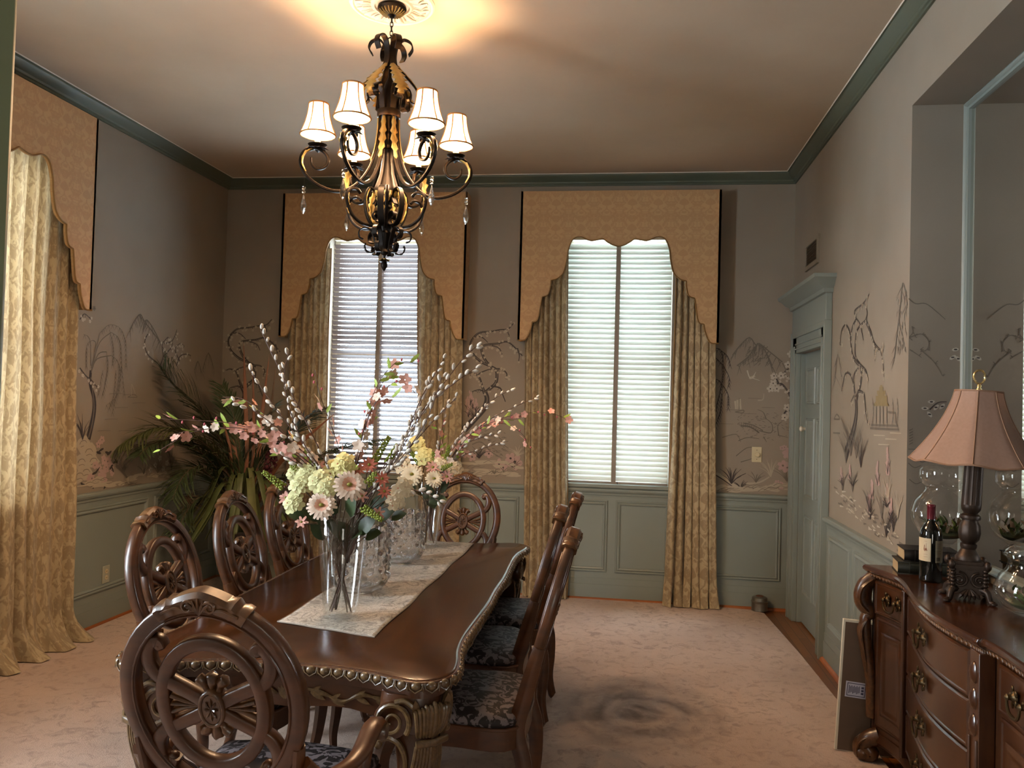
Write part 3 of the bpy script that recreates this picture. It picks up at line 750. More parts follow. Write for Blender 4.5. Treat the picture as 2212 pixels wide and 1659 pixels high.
mb.lathe([(.001, 2.482), (.004, 2.475), (.012, 2.44), (.0135, 2.425), (.010, 2.405), (.002, 2.392)], 8, M=tmat(x, 0, 0))
mb.build('crystal_drop', M['crystal'], arm0, smooth=20)
mb = MB(); mb.sweep(CAGE, flt, (0, 1, 0)); cage0 = mb.build('cage_scroll', M['bronze'], ch)
mb = MB(); acanthus(mb, sub(CAGE, .46, .80, 15), .078, 0, .006, -1); mb.build('gold_leaf', M['goldleaf'], cage0, solid=.0015)
mb = MB(); mb.sweep(CAGE2, flt, (0, 1, 0)); mb.build('inner_scroll', M['bronzed'], cage0)
mb = MB(); mb.sweep(LOW, rsec(.012, .015), (0, 1, 0)); low0 = mb.build('lower_scroll', M['bronze'], ch)
mb = MB(); acanthus(mb, sub(LOW, .42, .62, 9), .03, 0, .006, -1); mb.build('gold_leaf', M['goldleaf'], low0, solid=.0015)
mb = MB(); mb.sweep(LOWS, flt, (0, 1, 0)); lows0 = mb.build('basket_scroll', M['bronzed'], ch)
mb = MB(); acanthus(mb, sub(LOWS, .52, .76, 11), .045, 0, .008, -1); mb.build('gold_leaf', M['goldleaf'], lows0, solid=.0015)
mb = MB(); mb.sweep(BOT, rsec(.006, .022), (0, 1, 0)); bot0 = mb.build('bottom_scroll', M['bronzed'], ch)
def ring_copies(o, n, th0):
    for k in range(n):
        c = o if k == 0 else o.copy()
        if k:
            COL.objects.link(c); c.parent = ch
            for s_ in list(o.children):
                d = s_.copy(); COL.objects.link(d); d.parent = c
        c.rotation_euler = (0, 0, th0+2*PI*k/n)
ring_copies(arm0, 6, TH0); ring_copies(cage0, 6, TH0+.35+PI/6); ring_copies(low0, 6, TH0+PI/6); ring_copies(lows0, 6, TH0+.25); ring_copies(bot0, 6, TH0+.1)
for k in range(6):
    a = TH0+2*PI*k/6
    l = bpy.data.lights.new('bulb_light', 'POINT'); l.energy = BULB; l.color = (1, .62, .34); l.shadow_soft_size = .035
    o = bpy.data.objects.new('bulb_light', l); COL.objects.link(o); o.location = (CX+.32*math.cos(a), CY+.32*math.sin(a), 2.787)
# ------------------------------------------------------------------ dining table
TX, TY, TR, TZ = -1.008, 3.405, math.radians(1.2), .768
tb = thing('dining_table', 'long carved wooden dining table with gilt beaded edge in the room centre', 'dining table', (TX, TY, 0), TR)
Q = [(0, -1.10), (.15, -1.105), (.28, -1.13), (.36, -1.162), (.42, -1.18), (.475, -1.168), (.515, -1.125), (.533, -1.06), (.525, -.97), (.506, -.86), (.498, -.72), (.503, -.5), (.510, -.25), (.506, 0)]
Q = [(x*.972, y*.99) for x, y in Q]
half = Q+[(x, -y) for x, y in reversed(Q[:-1])]
full = half+[(-x, y) for x, y in reversed(half[1:-1])]
OUT = [(p.x, p.y) for p in cr(full, 4, True)]
def inset(poly, d):
    n = len(poly); o = []
    for i in range(n):
        a, b = V(poly[i-1]), V(poly[(i+1) % n]); t = (b-a).normalized(); o.append((poly[i][0]-t.y*d, poly[i][1]+t.x*d))
    return o
mb = MB(); n = len(OUT); rings = []
for d, z in ((.02, TZ-.03), (.004, TZ-.028), (.004, TZ-.012), (.012, TZ-.003), (.018, TZ)):
    rings.append([(x, y, z) for x, y in inset(OUT, d)])
mb.add([p for r in rings for p in r], [(k*n+i, k*n+(i+1) % n, (k+1)*n+(i+1) % n, (k+1)*n+i) for k in range(4) for i in range(n)]+[tuple(4*n+i for i in range(n)), tuple(reversed(range(n)))])
mb.build('tabletop', M['tabletop'], tb, smooth=30)
# egg-and-dart edge
mb = MB()
path = [V((x, y, 0)) for x, y in OUT]; L = [0]
for i in range(n): L.append(L[-1]+(path[(i+1) % n]-path[i]).length)
N = int(L[-1]/.043); j = 0
mb.sweep([(x, y, TZ-.017) for x, y in inset(OUT, .006)], rsec(.012, .026), (0, 0, 1), closed=True, mi=1)
for k in range(N):
    s_ = L[-1]*k/N
    while L[j+1] < s_: j += 1
    f = (s_-L[j])/(L[j+1]-L[j]); p = path[j].lerp(path[(j+1) % n], f); t = (path[(j+1) % n]-path[j]).normalized(); a = math.atan2(t.y, t.x)
    Mx = tmat(p.x, p.y, TZ-.016) @ rmat('Z', a)
    mb.ball((0, 0.001, 0), (.0165, .011, .013), 10, 6, 0, Mx)
    mb.tube([(-.0205, -.003, .010), (-.0175, -.006, -.005), (0, -.008, -.0155), (.0175, -.006, -.005), (.0205, -.003, .010)], .0022, 5, 0, Mx)
    mb.ball((.0215, -.003, -.004), (.003, .005, .011), 6, 4, 0, Mx)
mb.build('egg_and_dart_edge', [M['giltdim'], M['tablewood']], tb, smooth=60)
mb = MB()
for d, z0, z1 in ((.022, TZ-.048, TZ-.029), (.034, TZ-.062, TZ-.046)):
    mb.prism(inset(OUT, d), z0, z1)
mb.build('under_moulding', M['tablewood'], tb, smooth=30)
# apron: shaped boards with carved leaf runs
mb = MB()
def apron_run(a, b, w):
    a, b = V(a), V(b); m = 16; L_ = (b-a).length
    d = (b-a).normalized(); nn = V((d.y, -d.x, 0)); vs = []
    for i in range(m+1):
        p = a.lerp(b, i/m); low = .625-.030*(math.cos(2*PI*i/m)*.6+math.cos(4*PI*i/m)*.4)
        for off in (0, -.025):
            q = p+nn*off; vs += [(q.x, q.y, TZ-.05), (q.x, q.y, low)]
    fs = []
    for i in range(m):
        k = i*4; fs += [(k, k+4, k+5, k+1), (k+2, k+3, k+7, k+6), (k+1, k+5, k+7, k+3)]
    mb.add(vs, fs, 0)
    cv = []
    for sgn in (-1, 1):
        c = a.lerp(b, .5)
        pts = [c+d*sgn*L_*f+nn*.004+V((0, 0, .668+z)) for f, z in ((.03, 0), (.09, .018), (.16, .006), (.22, -.012), (.29, .012), (.36, .004), (.42, -.008))]
        mb.tube(cr(pts, 5), [.0035+.004*abs(math.sin(i*.55)) for i in range(31)], 6, 1)
        for f, z, l in ((.10, .012, .05), (.18, -.004, .045), (.27, .008, .05), (.35, 0, .04)):
            q = c+d*sgn*L_*f+nn*.006+V((0, 0, .668+z)); leaf_pts(mb, q, d*sgn+V((0, 0, -.5)), nn, l, .016, 1, .05); leaf_pts(mb, q, d*sgn+V((0, 0, .6)), nn, l*.7, .012, 1, .05)
    for k in range(-2, 3):
        q = a.lerp(b, .5)+nn*.006+V((0, 0, .655)); leaf_pts(mb, q, d*k*.35+V((0, 0, 1)), nn, .04, .014, 1, .05)
apron_run((-.40, -1.06, 0), (.40, -1.06, 0), 1); apron_run((.40, 1.06, 0), (-.40, 1.06, 0), 1)
apron_run((.445, -.98, 0), (.445, .98, 0), 1); apron_run((-.445, .98, 0), (-.445, -.98, 0), 1)
mb.build('apron', [M['tablewood'], M['giltdim']], tb, smooth=40, solid=0)
# legs: square knee with volutes on two faces, a tied sheaf on the outer corner, then an S-shaped shank
def leg_frame(): return cr([(.010, 0, .62), (.028, 0, .55), (.026, 0, .46), (-.008, 0, .34), (-.035, 0, .22), (-.03, 0, .12), (.0, 0, .065), (.012, 0, .045)], 5)
mb = MB(); P_ = leg_frame(); m = len(P_)
def lw(z): return .145-.065*min(1, max(0, .60-z)/.36) if z > .2 else .08+.03*max(0, (.12-z)/.1)
mb.sweep(P_, rsec(1, 1, .45), (0, 1, 0), sc=[(lw(p.z), lw(p.z)) for p in P_])
mb.ball((.025, 0, .046), (.065, .055, .031), 14, 8)
kn = [(.082, .60), (.088, .63), (.088, .69), (.084, TZ-.055)]
vs = []
for r, z in kn:
    for k in range(16):
        a = 2*PI*k/16+PI/16; q = r/max(abs(math.cos(a+PI/4)), abs(math.sin(a+PI/4)))**.75; vs.append((q*math.cos(a), q*math.sin(a), z))
mb.add(vs, [(k*16+i, k*16+(i+1) % 16, k*16+16+(i+1) % 16, k*16+16+i) for k in range(3) for i in range(16)]+[tuple(reversed(range(16))), tuple(48+i for i in range(16))])
leg0 = mb.build('leg', M['tablewood'], tb, smooth=50, bevel=.004)
mb = MB()
for k in range(-5, 6):
    y = k*.0098; e = abs(k)*.0035
    mb.tube(cr([(.112-e*1.2, y*1.1, .700-abs(k)*.005-(.006 if k % 2 else 0)), (.122-e, y*1.15, .675), (.120-e, y, .635), (.108-e, y*.8, .598)], 4), [.003]+[.0062]*10+[.0055, .004], 6)
    mb.tube(cr([(.104-e, y*.8, .572), (.100-e, y*.9, .53), (.086-e, y*.95, .47), (.06, y*.7, .40)], 4), [.0055]*10+[.004, .003, .002], 6)
pts = [(.118-.30*t*t*.9, t, .585) for t in [(-.052+.104*i/10) for i in range(11)]]; mb.sweep([(x*1.0-abs(y)*.25, y, z) for x, y, z in pts], rsec(.012, .022, .4), (0, 0, 1))
for s_ in (-1, 1): leaf_pts(mb, (.098, s_*.050, .655), (.02, s_*.12, 1), (1, 0, 0), .055, .026, 0, -.04)
mb.build('sheaf_carving', M['giltdim'], leg0, smooth=50)
for s_ in (-1, 1):
    mb = MB(); R_ = rmat('Z', s_*PI/4)       # face normal at +-45 degrees from the corner
    def fp(h, n_, z): return R_ @ V((n_, s_*h, z))
    c0_ = (.040, .640)
    mb.lathe([(0, -.022), (.050, -.022), (.054, -.012), (.054, .0), (.050, .006), (0, .008)], 24, 1, Matrix.Translation(fp(c0_[0], .088, c0_[1])) @ R_ @ rmat('Y', PI/2))
    mb.tube([fp(c0_[0]+x, .098, c0_[1]+z) for x, z in spiral((0, 0), .006, .055, -PI/2, 1.85, 44)], [.0035+.0045*i/44 for i in range(45)], 7)
    mb.tube(cr([fp(.030, .096, .694), fp(.0, .098, .700), fp(-.03, .098, .680), fp(-.045, .094, .655)], 5), [.0075]*14+[.004, .003], 7)
    mb.tube(cr([fp(.075, .086, .585), fp(.045, .088, .592), fp(.015, .084, .57), (fp(.0, .078, .52)), fp(.012, .066, .45), fp(.03, .055, .40)], 5), [.011-.006*i/26 for i in range(26)], 7)
    mb.ball(fp(.078, .086, .572), (.013, .013, .016), 10, 6)
    mb.build('volute_carving', [M['giltdim'], M['tablewood']], leg0, smooth=50)
for i, (sx, sy) in enumerate(((1, -1), (1, 1), (-1, 1), (-1, -1))):
    o = leg0 if i == 0 else leg0.copy()
    if i:
        COL.objects.link(o); o.parent = tb
        for c in list(leg0.children): d = c.copy(); COL.objects.link(d); d.parent = o
    o.location = (sx*.385, sy*1.045, 0); o.rotation_euler = (0, 0, math.atan2(sy, sx))
# runner
RX0, RX1, RY0, RY1 = -1.182, -.803, 2.62, 4.47
mb = MB()
def rf(u, v):
    x = RX0+(RX1-RX0)*u-.012*(v); y = RY0+(RY1-RY0)*v+.012*(1-u)*0
    return (x+.004*math.sin(v*21+u*3)*(1 if u > .95 or u < .05 else 0), y+(.10*(1-u))*(1-v), .0022+.0012*math.sin(v*17+u*6)*math.sin(u*9))
mb.grid(rf, 24, 80); rn = mb.build('table_runner', M['runner'], solid=.0016, loc=(0, 0, TZ+.0006))
tag(rn, 'grey and cream paisley runner laid along the dining table', 'table runner')
mb = MB(); e = [rf(i/24, 0) for i in range(25)]+[rf(1, i/80) for i in range(1, 81)]+[rf(1-i/24, 1) for i in range(1, 25)]+[rf(0, 1-i/80) for i in range(1, 80)]
mb.tube(e, .0022, 5, closed=True); mb.build('hem', flat('runner_hem', '#8d8175', .8), rn)
# ------------------------------------------------------------------ chairs
TILT = math.radians(15)
def bk(u, w, d=0.0):
    """point on the reclined back plane: u across, w up the slope, d forward of it (chair faces +y)"""
    return V((u, -.235-w*math.sin(TILT)+d*math.cos(TILT), .497+w*math.cos(TILT)+d*math.sin(TILT)))
BN = V((0, math.cos(TILT), math.sin(TILT)))
def oval(a, b, c, n=48, egg=.05): return [bk(a*math.cos(t)*(1+egg*math.sin(t)), c+b*math.sin(t)) for t in [2*PI*i/n for i in range(n)]]
def make_chair(label, arms=False):
    t = thing('dining_armchair' if arms else 'dining_chair', label, 'chair', group=None)
    W_, C_ = M['chairwood'], M['chaircarve']
    mb = MB(); mb.sweep(oval(.207, .245, .335), rsec(.041, .036, .14), BN, closed=True)
    for s_ in (1, -1): mb.sweep([p+BN*s_*.018 for p in oval(.192, .230, .335)], csec(.006, .006, 6), BN, closed=True)
    ring = mb.build('outer_ring', W_, t, smooth=50)
    # crest: thick cap with stepped ends and scroll relief on both faces
    mb = MB(); a0, a1, m = math.radians(62), math.radians(118), 24; pts, sc = [], []
    for i in range(m+1):
        a = a0+(a1-a0)*i/m; f = 1-abs(2*i/m-1)
        h = .010+.020*f**1.3+(.006 if f < .10 or .3 < f < .38 else 0)
        pts.append(bk((.205+h/2)*math.cos(a)*1.05, .335+(.246+h/2)*math.sin(a))); sc.append((h+.026, .050+(.006 if f < .10 or .3 < f < .38 else 0)))
    mb.sweep(pts, rsec(1, 1, .2), BN, sc=sc); cr_ = mb.build('crest', C_, t, smooth=40)
    mb = MB()
    for s_ in (1, -1):
        for g in (1, -1):
            pts = [bk(g*x, .582+z, s_*.027) for x, z in spiral((.026, .008), .004, .016, 0, 1.4, 18)]; mb.tube(pts, .0035, 5)
            pts = [bk(g*x, .582+z, s_*.027) for x, z in ((.036, .0), (.055, .004), (.075, -.004), (.092, -.012))]; mb.tube(cr(pts, 4), .0035, 5)
        for k in range(-2, 3): mb.tube([bk(0, .572, s_*.027), bk(k*.008, .592, s_*.029), bk(k*.014, .612-abs(k)*.005, s_*.027)], [.002, .004, .002], 5)
    mb.build('crest_carving', C_, cr_, smooth=60)
    # inner ring, X arms that cross it and end in scrolls, horizontal darts, fleurons
    mb = MB(); mb.sweep(oval(.124, .160, .330, 44, .02), rsec(.033, .032, .14), BN, closed=True)
    for g in (1, -1):
        for v in (1, -1):
            pts = cr([bk(g*x, .325+v*z) for x, z in ((.02, .012), (.06, .035), (.105, .058), (.134, .076), (.149, .105), (.149, .136), (.137, .158), (.120, .160), (.113, .146))], 5)
            mm = len(pts); mb.sweep(pts, rsec(.033, .029, .15), BN, sc=[(1-.25*max(0, i/mm-.55)/.45, 1) for i in range(mm)])
            q = bk(g*.120, .325+v*.150); mb.ball((0, 0, 0), (.015, .016, .015), 10, 6, 0, Matrix.Translation(q))
    splat = mb.build('splat', W_, t, smooth=50)
    mb = MB()
    for s_ in (1, -1):
        for k in (-1, 0, 1):
            pts = [bk(s_*.03, .325), bk(s_*.07, .325+k*.008), bk(s_*.105, .325+k*.021)]
            mb.sweep(pts, rsec(.012, .020, .4), BN, sc=[(.5, .7), (.9, 1), (1.15 if k else .9, 1.2)])
            pts = [bk(k*.012, .325+s_*.035), bk(k*.022, .325+s_*.06), bk(k*.036, .325+s_*(.085 if k == 0 else .072))]
            mb.sweep(cr(pts, 4), rsec(.026, .028, .4), BN, sc=[(.7, .8)]*4+[(1.1, 1)]*4+[(.35, .8)])
    mb.build('fleuron', C_, splat, smooth=50)
    mb = MB(); mb.sweep([bk(.028*math.cos(a), .325+.044*math.sin(a)) for a in [2*PI*i/24 for i in range(24)]], rsec(.010, .044, .4), BN, closed=True)
    mb.sweep([bk(0, .325, -.018), bk(0, .325, .018)], csec(.046, .076, 16), (0, -math.sin(TILT), math.cos(TILT)))
    for s_ in (1, -1):
        for k in range(8):
            a = 2*PI*k/8; mb.tube([bk(.003*math.cos(a), .325+.004*math.sin(a), s_*.019), bk(.011*math.cos(a), .325+.018*math.sin(a), s_*.022), bk(.017*math.cos(a), .325+.029*math.sin(a), s_*.019)], [.0015, .0035, .001], 5)
    mb.build('rosette', C_, splat, smooth=50)
    # seat
    def seat_poly(k):
        o = [(-.205+k, -.225+k), (.205-k, -.225+k), (.228-k, .0), (.24-k, .18), (.215-k, .235-k), (0, .262-k), (-.215+k, .235-k), (-.24+k, .18), (-.228+k, .0)]
        return [(p.x, p.y) for p in cr(o, 5, True)]
    mb = MB(); mb.prism(seat_poly(0), .385, .455); mb.prism(seat_poly(-.006), .452, .462); mb.build('seat_rail', W_, t, smooth=40, bevel=.003)
    mb = MB(); rows = [(.004, .462), (.0, .475), (.006, .492), (.03, .506), (.08, .513), (.14, .516)]; P0 = [seat_poly(k) for k, z in rows]; nn = len(P0[0])
    mb.add([(x, y, rows[k][1]) for k in range(len(rows)) for x, y in P0[k]], [(k*nn+i, k*nn+(i+1) % nn, (k+1)*nn+(i+1) % nn, (k+1)*nn+i) for k in range(len(rows)-1) for i in range(nn)]+[tuple((len(rows)-1)*nn+i for i in range(nn))])
    mb.build('seat_cushion', M['seat'], t, smooth=60)
    for g in (1, -1):
        mb = MB()
        pts = cr([(g*.215, .20, .40), (g*.232, .222, .33), (g*.225, .215, .22), (g*.212, .20, .12), (g*.214, .208, .045), (g*.222, .222, .016)], 5)
        mm = len(pts); mb.sweep(pts, rsec(1, 1, .5), (0, 1, 0), sc=[(.062-.032*min(1, i/mm*1.35)+(.016 if i > mm*.85 else 0),)*2 for i in range(mm)])
        mb.build('leg', W_, t, smooth=50)
        mb = MB()
        pts = cr([bk(g*.198, .235), bk(g*.19, .16), bk(g*.18, .07), (g*.178, -.225, .44), (g*.182, -.252, .33), (g*.186, -.256, .22), (g*.19, -.252, .12), (g*.196, -.268, .03), (g*.198, -.275, .016)], 5)
        mm = len(pts); mb.sweep(pts, rsec(1, 1, .35), (1, 0, 0), sc=[(.040+.016*math.sin(PI*min(1, i/mm*1.3)), .028+.012*min(1, i/mm*3)) for i in range(mm)])
        mb.build('leg', W_, t, smooth=50)
        if arms:
            mb = MB()
            pts = cr([bk(g*.205, .19), V((g*.225, -.21, .615)), V((g*.25, -.12, .60)), V((g*.268, -.05, .612)), V((g*.274, .022, .645)), V((g*.274, .065, .648)), V((g*.274, .085, .625)), V((g*.274, .07, .605))], 6)
            mb.sweep(pts, rsec(.030, .048, .4), (g, 0, .1), sc=[(1, .8+.4*min(1, i/24)) for i in range(len(pts))])
            ar = mb.build('arm', W_, t, smooth=50)
            mb = MB(); mb.lathe([(0, -.03), (.02, -.03), (.024, -.02), (.024, .02), (.02, .03), (0, .03)], 16, M=tmat(g*.274, .07, .625) @ rmat('Y', PI/2)); mb.build('arm_scroll', C_, ar)
            mb = MB(); pts = cr([(g*.232, .10, .40), (g*.252, .06, .47), (g*.262, .0, .52), (g*.268, -.02, .57), (g*.272, .0, .615)], 5)
            mb.sweep(pts, rsec(.036, .030, .4), (0, 1, 0)); mb.build('arm_support', W_, ar, smooth=50)
    return t
chairs = []
c0 = make_chair('carved oval-back chair on the curtain side of the table, nearest the viewer')
def put(o, x, y, rz): o.location = (x, y, .015); o.rotation_euler = (0, 0, rz)
# the back top of each chair sits at x=-1.80 (curtain side) or x=-.21 (door side)
XL, XR = -1.40, -.61
put(c0, XL, 2.93, -PI/2)
for lab, x, y, r in (('carved oval-back chair on the curtain side of the table, second from the viewer', XL, 3.56, -PI/2+.03),
                     ('carved oval-back chair on the curtain side of the table, nearest the palm', XL, 4.07, -PI/2),
                     ('carved oval-back chair on the door side of the table, nearest the viewer', XR+.045, 2.93, PI/2),
                     ('carved oval-back chair on the door side of the table, second from the viewer', XR-.045, 3.56, PI/2+.02),
                     ('carved oval-back chair on the door side of the table, farthest from the viewer', XR-.012, 4.12, PI/2),
                     ('carved oval-back chair at the far head of the table, facing the camera', -.965, 4.57, PI)):
    c = dup(c0, label=lab); put(c, x, y, r)
ac = make_chair('carved oval-back armchair at the near head of the table, back to the camera', True)
put(ac, -.935, 2.135, 0)
# ------------------------------------------------------------------ sideboard in front of the mirror
SO = (1.30, 2.80, 0.0); SL = (-1.30, -2.80, 0.0)
sb = thing('sideboard', 'dark carved serpentine sideboard with bail pulls standing in the alcove', 'sideboard', SO)
FRONT = cr([(1.067, 3.887), (1.085, 3.82), (1.112, 3.73), (1.13, 3.63), (1.118, 3.50), (1.085, 3.33), (1.056, 3.15), (1.048, 3.0), (1.055, 2.86), (1.068, 2.75), (1.074, 2.70), (1.090, 2.69), (1.098, 2.60), (1.094, 2.40), (1.10, 2.1), (1.11, 1.85), (1.09, 1.70)], 4)
FY_ = [(p.y, p.x) for p in FRONT]
def xf(y):
    for (a, xa), (b, xb) in zip(FY_, FY_[1:]):
        if b <= y <= a: return xa+(xb-xa)*(a-y)/(a-b+1e-9)
    return FY_[0][1] if y > FY_[0][0] else FY_[-1][1]
def sprism(mb, ins, z0, z1, ins2=None, mi=0):
    f = [(p.x+ins, max(1.70+ins*.5, min(3.887-ins*.6, p.y))) for p in FRONT]
    g = [(p.x+(ins if ins2 is None else ins2), max(1.70+(ins if ins2 is None else ins2)*.5, min(3.887-(ins if ins2 is None else ins2)*.6, p.y))) for p in FRONT]
    a = f+[(1.485, 1.70+ins*.5), (1.485, 3.887-ins*.6)]; b = g+[(1.485, 1.70), (1.485, 3.887)]
    b[-2] = (1.485, 1.70+(ins if ins2 is None else ins2)*.5); b[-1] = (1.485, 3.887-(ins if ins2 is None else ins2)*.6)
    n = len(a); mb.add([(x, y, z0) for x, y in a]+[(x, y, z1) for x, y in b], [tuple(range(n)), tuple(reversed(range(n, 2*n)))]+[(i, n+i, n+(i+1) % n, (i+1) % n) for i in range(n)], mi)
mb = MB(); sprism(mb, .012, .842, .850, .002); sprism(mb, .002, .850, .858, 0); sprism(mb, 0, .858, .866, .004); sprism(mb, .004, .866, .870, .010)
mb.build('top', M['buffettop'], sb, loc=SL, smooth=30)
mb = MB(); sprism(mb, .030, .828, .842, .014); sprism(mb, .040, .13, .828)
mb.build('carcass', M['buffet'], sb, loc=SL, smooth=30)
mb = MB()
pts = [(p.x+.024, min(p.y, 3.865), .830) for p in FRONT if p.y > 1.75]; mb.tube(pts, .007, 6)
L_ = 0
for a, b in zip(pts, pts[1:]):
    a, b = V(a), V(b); k = max(1, int((b-a).length/.017))
    for i in range(k):
        q = a.lerp(b, (i+.5)/k); mb.ball((0, 0, 0), (.006, .011, .006), 6, 4, 0, Matrix.Translation(q+V((-.004, 0, 0))) @ rmat('X', .7))
mb.build('rope_moulding', M['chaircarve'], sb, loc=SL, smooth=60)
def face(mb, y0, y1, z0, z1, base=.040, h=.016, lip=.010, n=14, mi=0):
    """raised front following the serpentine: y0>y1"""
    def ring(i0, off): 
        ya, yb = y0-i0, y1+i0; top = [(xf(ya+(yb-ya)*k/n)+base-off, ya+(yb-ya)*k/n, z1-i0) for k in range(n+1)]
        return top+[(xf(yb+(ya-yb)*k/n)+base-off, yb+(ya-yb)*k/n, z0+i0) for k in range(n+1)]
    R_ = [ring(0, -.002), ring(0, h*.6), ring(lip*.5, h), ring(lip, h), ring(lip*1.3, h-.004), ring(lip*1.8, h-.004)]
    m = len(R_[0]); fs = [(k*m+i, k*m+(i+1) % m, (k+1)*m+(i+1) % m, (k+1)*m+i) for k in range(len(R_)-1) for i in range(m)]
    o = (len(R_)-1)*m
    fs += [(o+i, o+i+1, o+m-2-i, o+m-1-i) for i in range(n)]
    mb.add([p for r in R_ for p in r], fs, mi)
def pull(parent, y, z, base=.022):
    x = xf(y)+base; dx = (xf(y-.03)-xf(y+.03))/.06
    mb = MB(); Mx = tmat(x, y, z) @ rmat('Z', math.atan2(dx, 1)+0)
    for s_ in (-1, 1):
        mb.lathe([(.020, 0), (.018, .005), (.010, .009), (.008, .016), (.010, .022), (.004, .028), (0, .028)], 12, 0, Mx @ tmat(0, s_*.042, .012) @ rmat('Y', -PI/2))
        for k in range(5):
            a = 2*PI*k/5; mb.ball((-.004, s_*.042+.02*math.cos(a), .012+.024*math.sin(a)), (.004, .009, .011), 6, 4, 0, Mx)
    pts = [(-.022, .042*math.cos(t)*1.0, .012-.052*math.sin(t)*(1+.15*math.cos(2*t))) for t in [PI*i/14 for i in range(15)]]
    mb.tube([Mx @ V(p) for p in pts], [.0035+.002*math.sin(PI*i/14) for i in range(15)], 7)
    return mb.build('bail_pull', M['brass'], parent, loc=(0, 0, 0), smooth=50)
ZD = [.812, .655, .495, .335, .175]
for a, b in zip(ZD, ZD[1:]):
    mb = MB(); face(mb, 3.545, 2.785, b+.006, a-.002, n=24); d = mb.build('drawer', M['buffet'], sb, loc=SL, smooth=35)
    pull(d, 3.17, (a+b)/2+.005)
for y0, y1, hy in ((3.835, 3.585, 3.70), (2.655, 2.36, 2.50)):
    mb = MB(); face(mb, y0, y1, .665, .81); d = mb.build('drawer', M['buffet'], sb, loc=SL, smooth=35); pull(d, hy, .735)
    mb = MB(); face(mb, y0, y1, .175, .650, h=.008); face(mb, y0-.045, y1+.045, .235, .595, base=.034, h=.012, lip=.022)
    d = mb.build('door', M['buffet'], sb, loc=SL, smooth=35)
    mb = MB(); y = y1+.02; mb.tube([(xf(y)+.022+.001, y+.010*math.cos(t), .42+.016*math.sin(t)) for t in [2*PI*i/14 for i in range(14)]], .003, 6, closed=True); mb.ball((xf(y)+.026, y, .436), .007); mb.build('ring_pull', M['brass'], d, smooth=50)
for y in (3.565, 2.72):
    mb = MB(); x = xf(y)+.028; mb.bx(x-.018, x+.03, y-.034 if y < 3 else y-.014, y+.034 if y < 3 else y+.014, .15, .826)
    if y < 3:
        for z in (.60, .68, .76): mb.ball((x-.016, y, z), (.016, .024, .036), 10, 6)
        mb.tube([(x-.02, y-.026, .17), (x-.02, y-.026, .56)], .006, 6); mb.tube([(x-.02, y+.026, .17), (x-.02, y+.026, .56)], .006, 6)
    mb.build('pilaster', M['buffet'], sb, loc=SL, bevel=.004)
# carved corner brackets
for yy, sgn in ((3.868, 1),):
    mb = MB(); x = 1.10
    pts = cr([(x+.02, yy, .83), (x-.022, yy+.008, .78), (x-.03, yy+.012, .71), (x+.0, yy+.006, .655), (x-.02, yy+.01, .63), (x-.012, yy+.006, .50), (x+.006, yy, .36), (x+.012, yy, .20)], 5)
    n = len(pts); mb.sweep(pts, csec(1, 1, 10), (0, 1, 0), sc=[(.05+.03*math.sin(PI*min(1, i/n*2.2)), .055) for i in range(n)])
    for k in range(-3, 4):
        mb.tube(cr([(x+.0, yy+k*.009, .81), (x-.045, yy+k*.010, .77), (x-.052, yy+k*.010, .71), (x-.012, yy+k*.006, .665)], 4), [.004]+[.006]*11+[.003], 5)
        mb.tube(cr([(x-.02, yy+k*.007, .635), (x-.045, yy+k*.008, .58), (x-.03, yy+k*.006, .48), (x-.008, yy+k*.004, .36)], 4), [.004]+[.0055]*11+[.002], 5)
    mb.build('corner_bracket', M['chaircarve'], sb, loc=SL, smooth=50)
# plinth and scroll feet
mb = MB(); sprism(mb, .022, .115, .150, .034); sprism(mb, .030, .10, .115, .024)
mb.build('plinth', M['buffet'], sb, loc=SL, smooth=30)
for (x, y) in ((1.115, 3.83), (1.45, 3.83), (1.09, 2.72), (1.45, 1.76), (1.14, 1.76)):
    mb = MB()
    pts = cr([(x+.02, y, .13), (x-.02, y+.012, .11), (x-.035, y+.02, .075), (x-.01, y+.008, .05), (x-.028, y+.02, .035), (x-.05, y+.03, .038)], 5)
    n = len(pts); mb.sweep(pts, csec(1, 1, 10), (0, 1, 0), sc=[(.085-.03*i/n, .075-.02*i/n) for i in range(n)])
    mb.ball((x-.045, y+.022, .048), (.038, .036, .033), 12, 8)
    for k in range(-2, 3): mb.tube(cr([(x-.02, y+.012+k*.013, .135), (x-.062, y+.02+k*.013, .10), (x-.075, y+.026+k*.012, .065), (x-.07, y+.024+k*.01, .03)], 4), [.005]*10+[.006, .006, .004], 5)
    mb.build('foot', M['chaircarve'], sb, loc=SL, smooth=50)
ST = .870
# lamp
lp = thing('table_lamp', 'bronze column table lamp with pink-beige bell shade on the sideboard', 'lamp', (1.262, 3.25, ST), math.radians(-14))
lp.scale = (.935, .935, .935)
mb = MB()
mb.box((0, 0, .085), (.105, .105, .09)); mb.box((0, 0, .138), (.125, .125, .014)); mb.box((0, 0, .15), (.105, .105, .012)); mb.box((0, 0, .04), (.11, .11, .014))
for f in range(4):
    R_ = rmat('Z', f*PI/2)
    for g in (-1, 1):
        pts = [R_ @ V((g*.034+x, -.056, .086+z)) for x, z in spiral((0, 0), .030, .004, PI/2, g*1.8, 30)]; mb.tube(pts, .0055, 6)
    for k in range(-2, 3): mb.tube([R_ @ V((k*.004, -.058, .05)), R_ @ V((k*.014, -.068, .03)), R_ @ V((k*.018, -.066, .012-abs(k)*-.003))], [.004, .008, .004], 6)
    for k in range(6): mb.ball(R_ @ V((.056, -.056, .055+k*.014)), (.011, .011, .008), 8, 5)
    q = R_ @ V((.062, -.062, .145)); mb.ball(q, (.014, .014, .02), 8, 6)
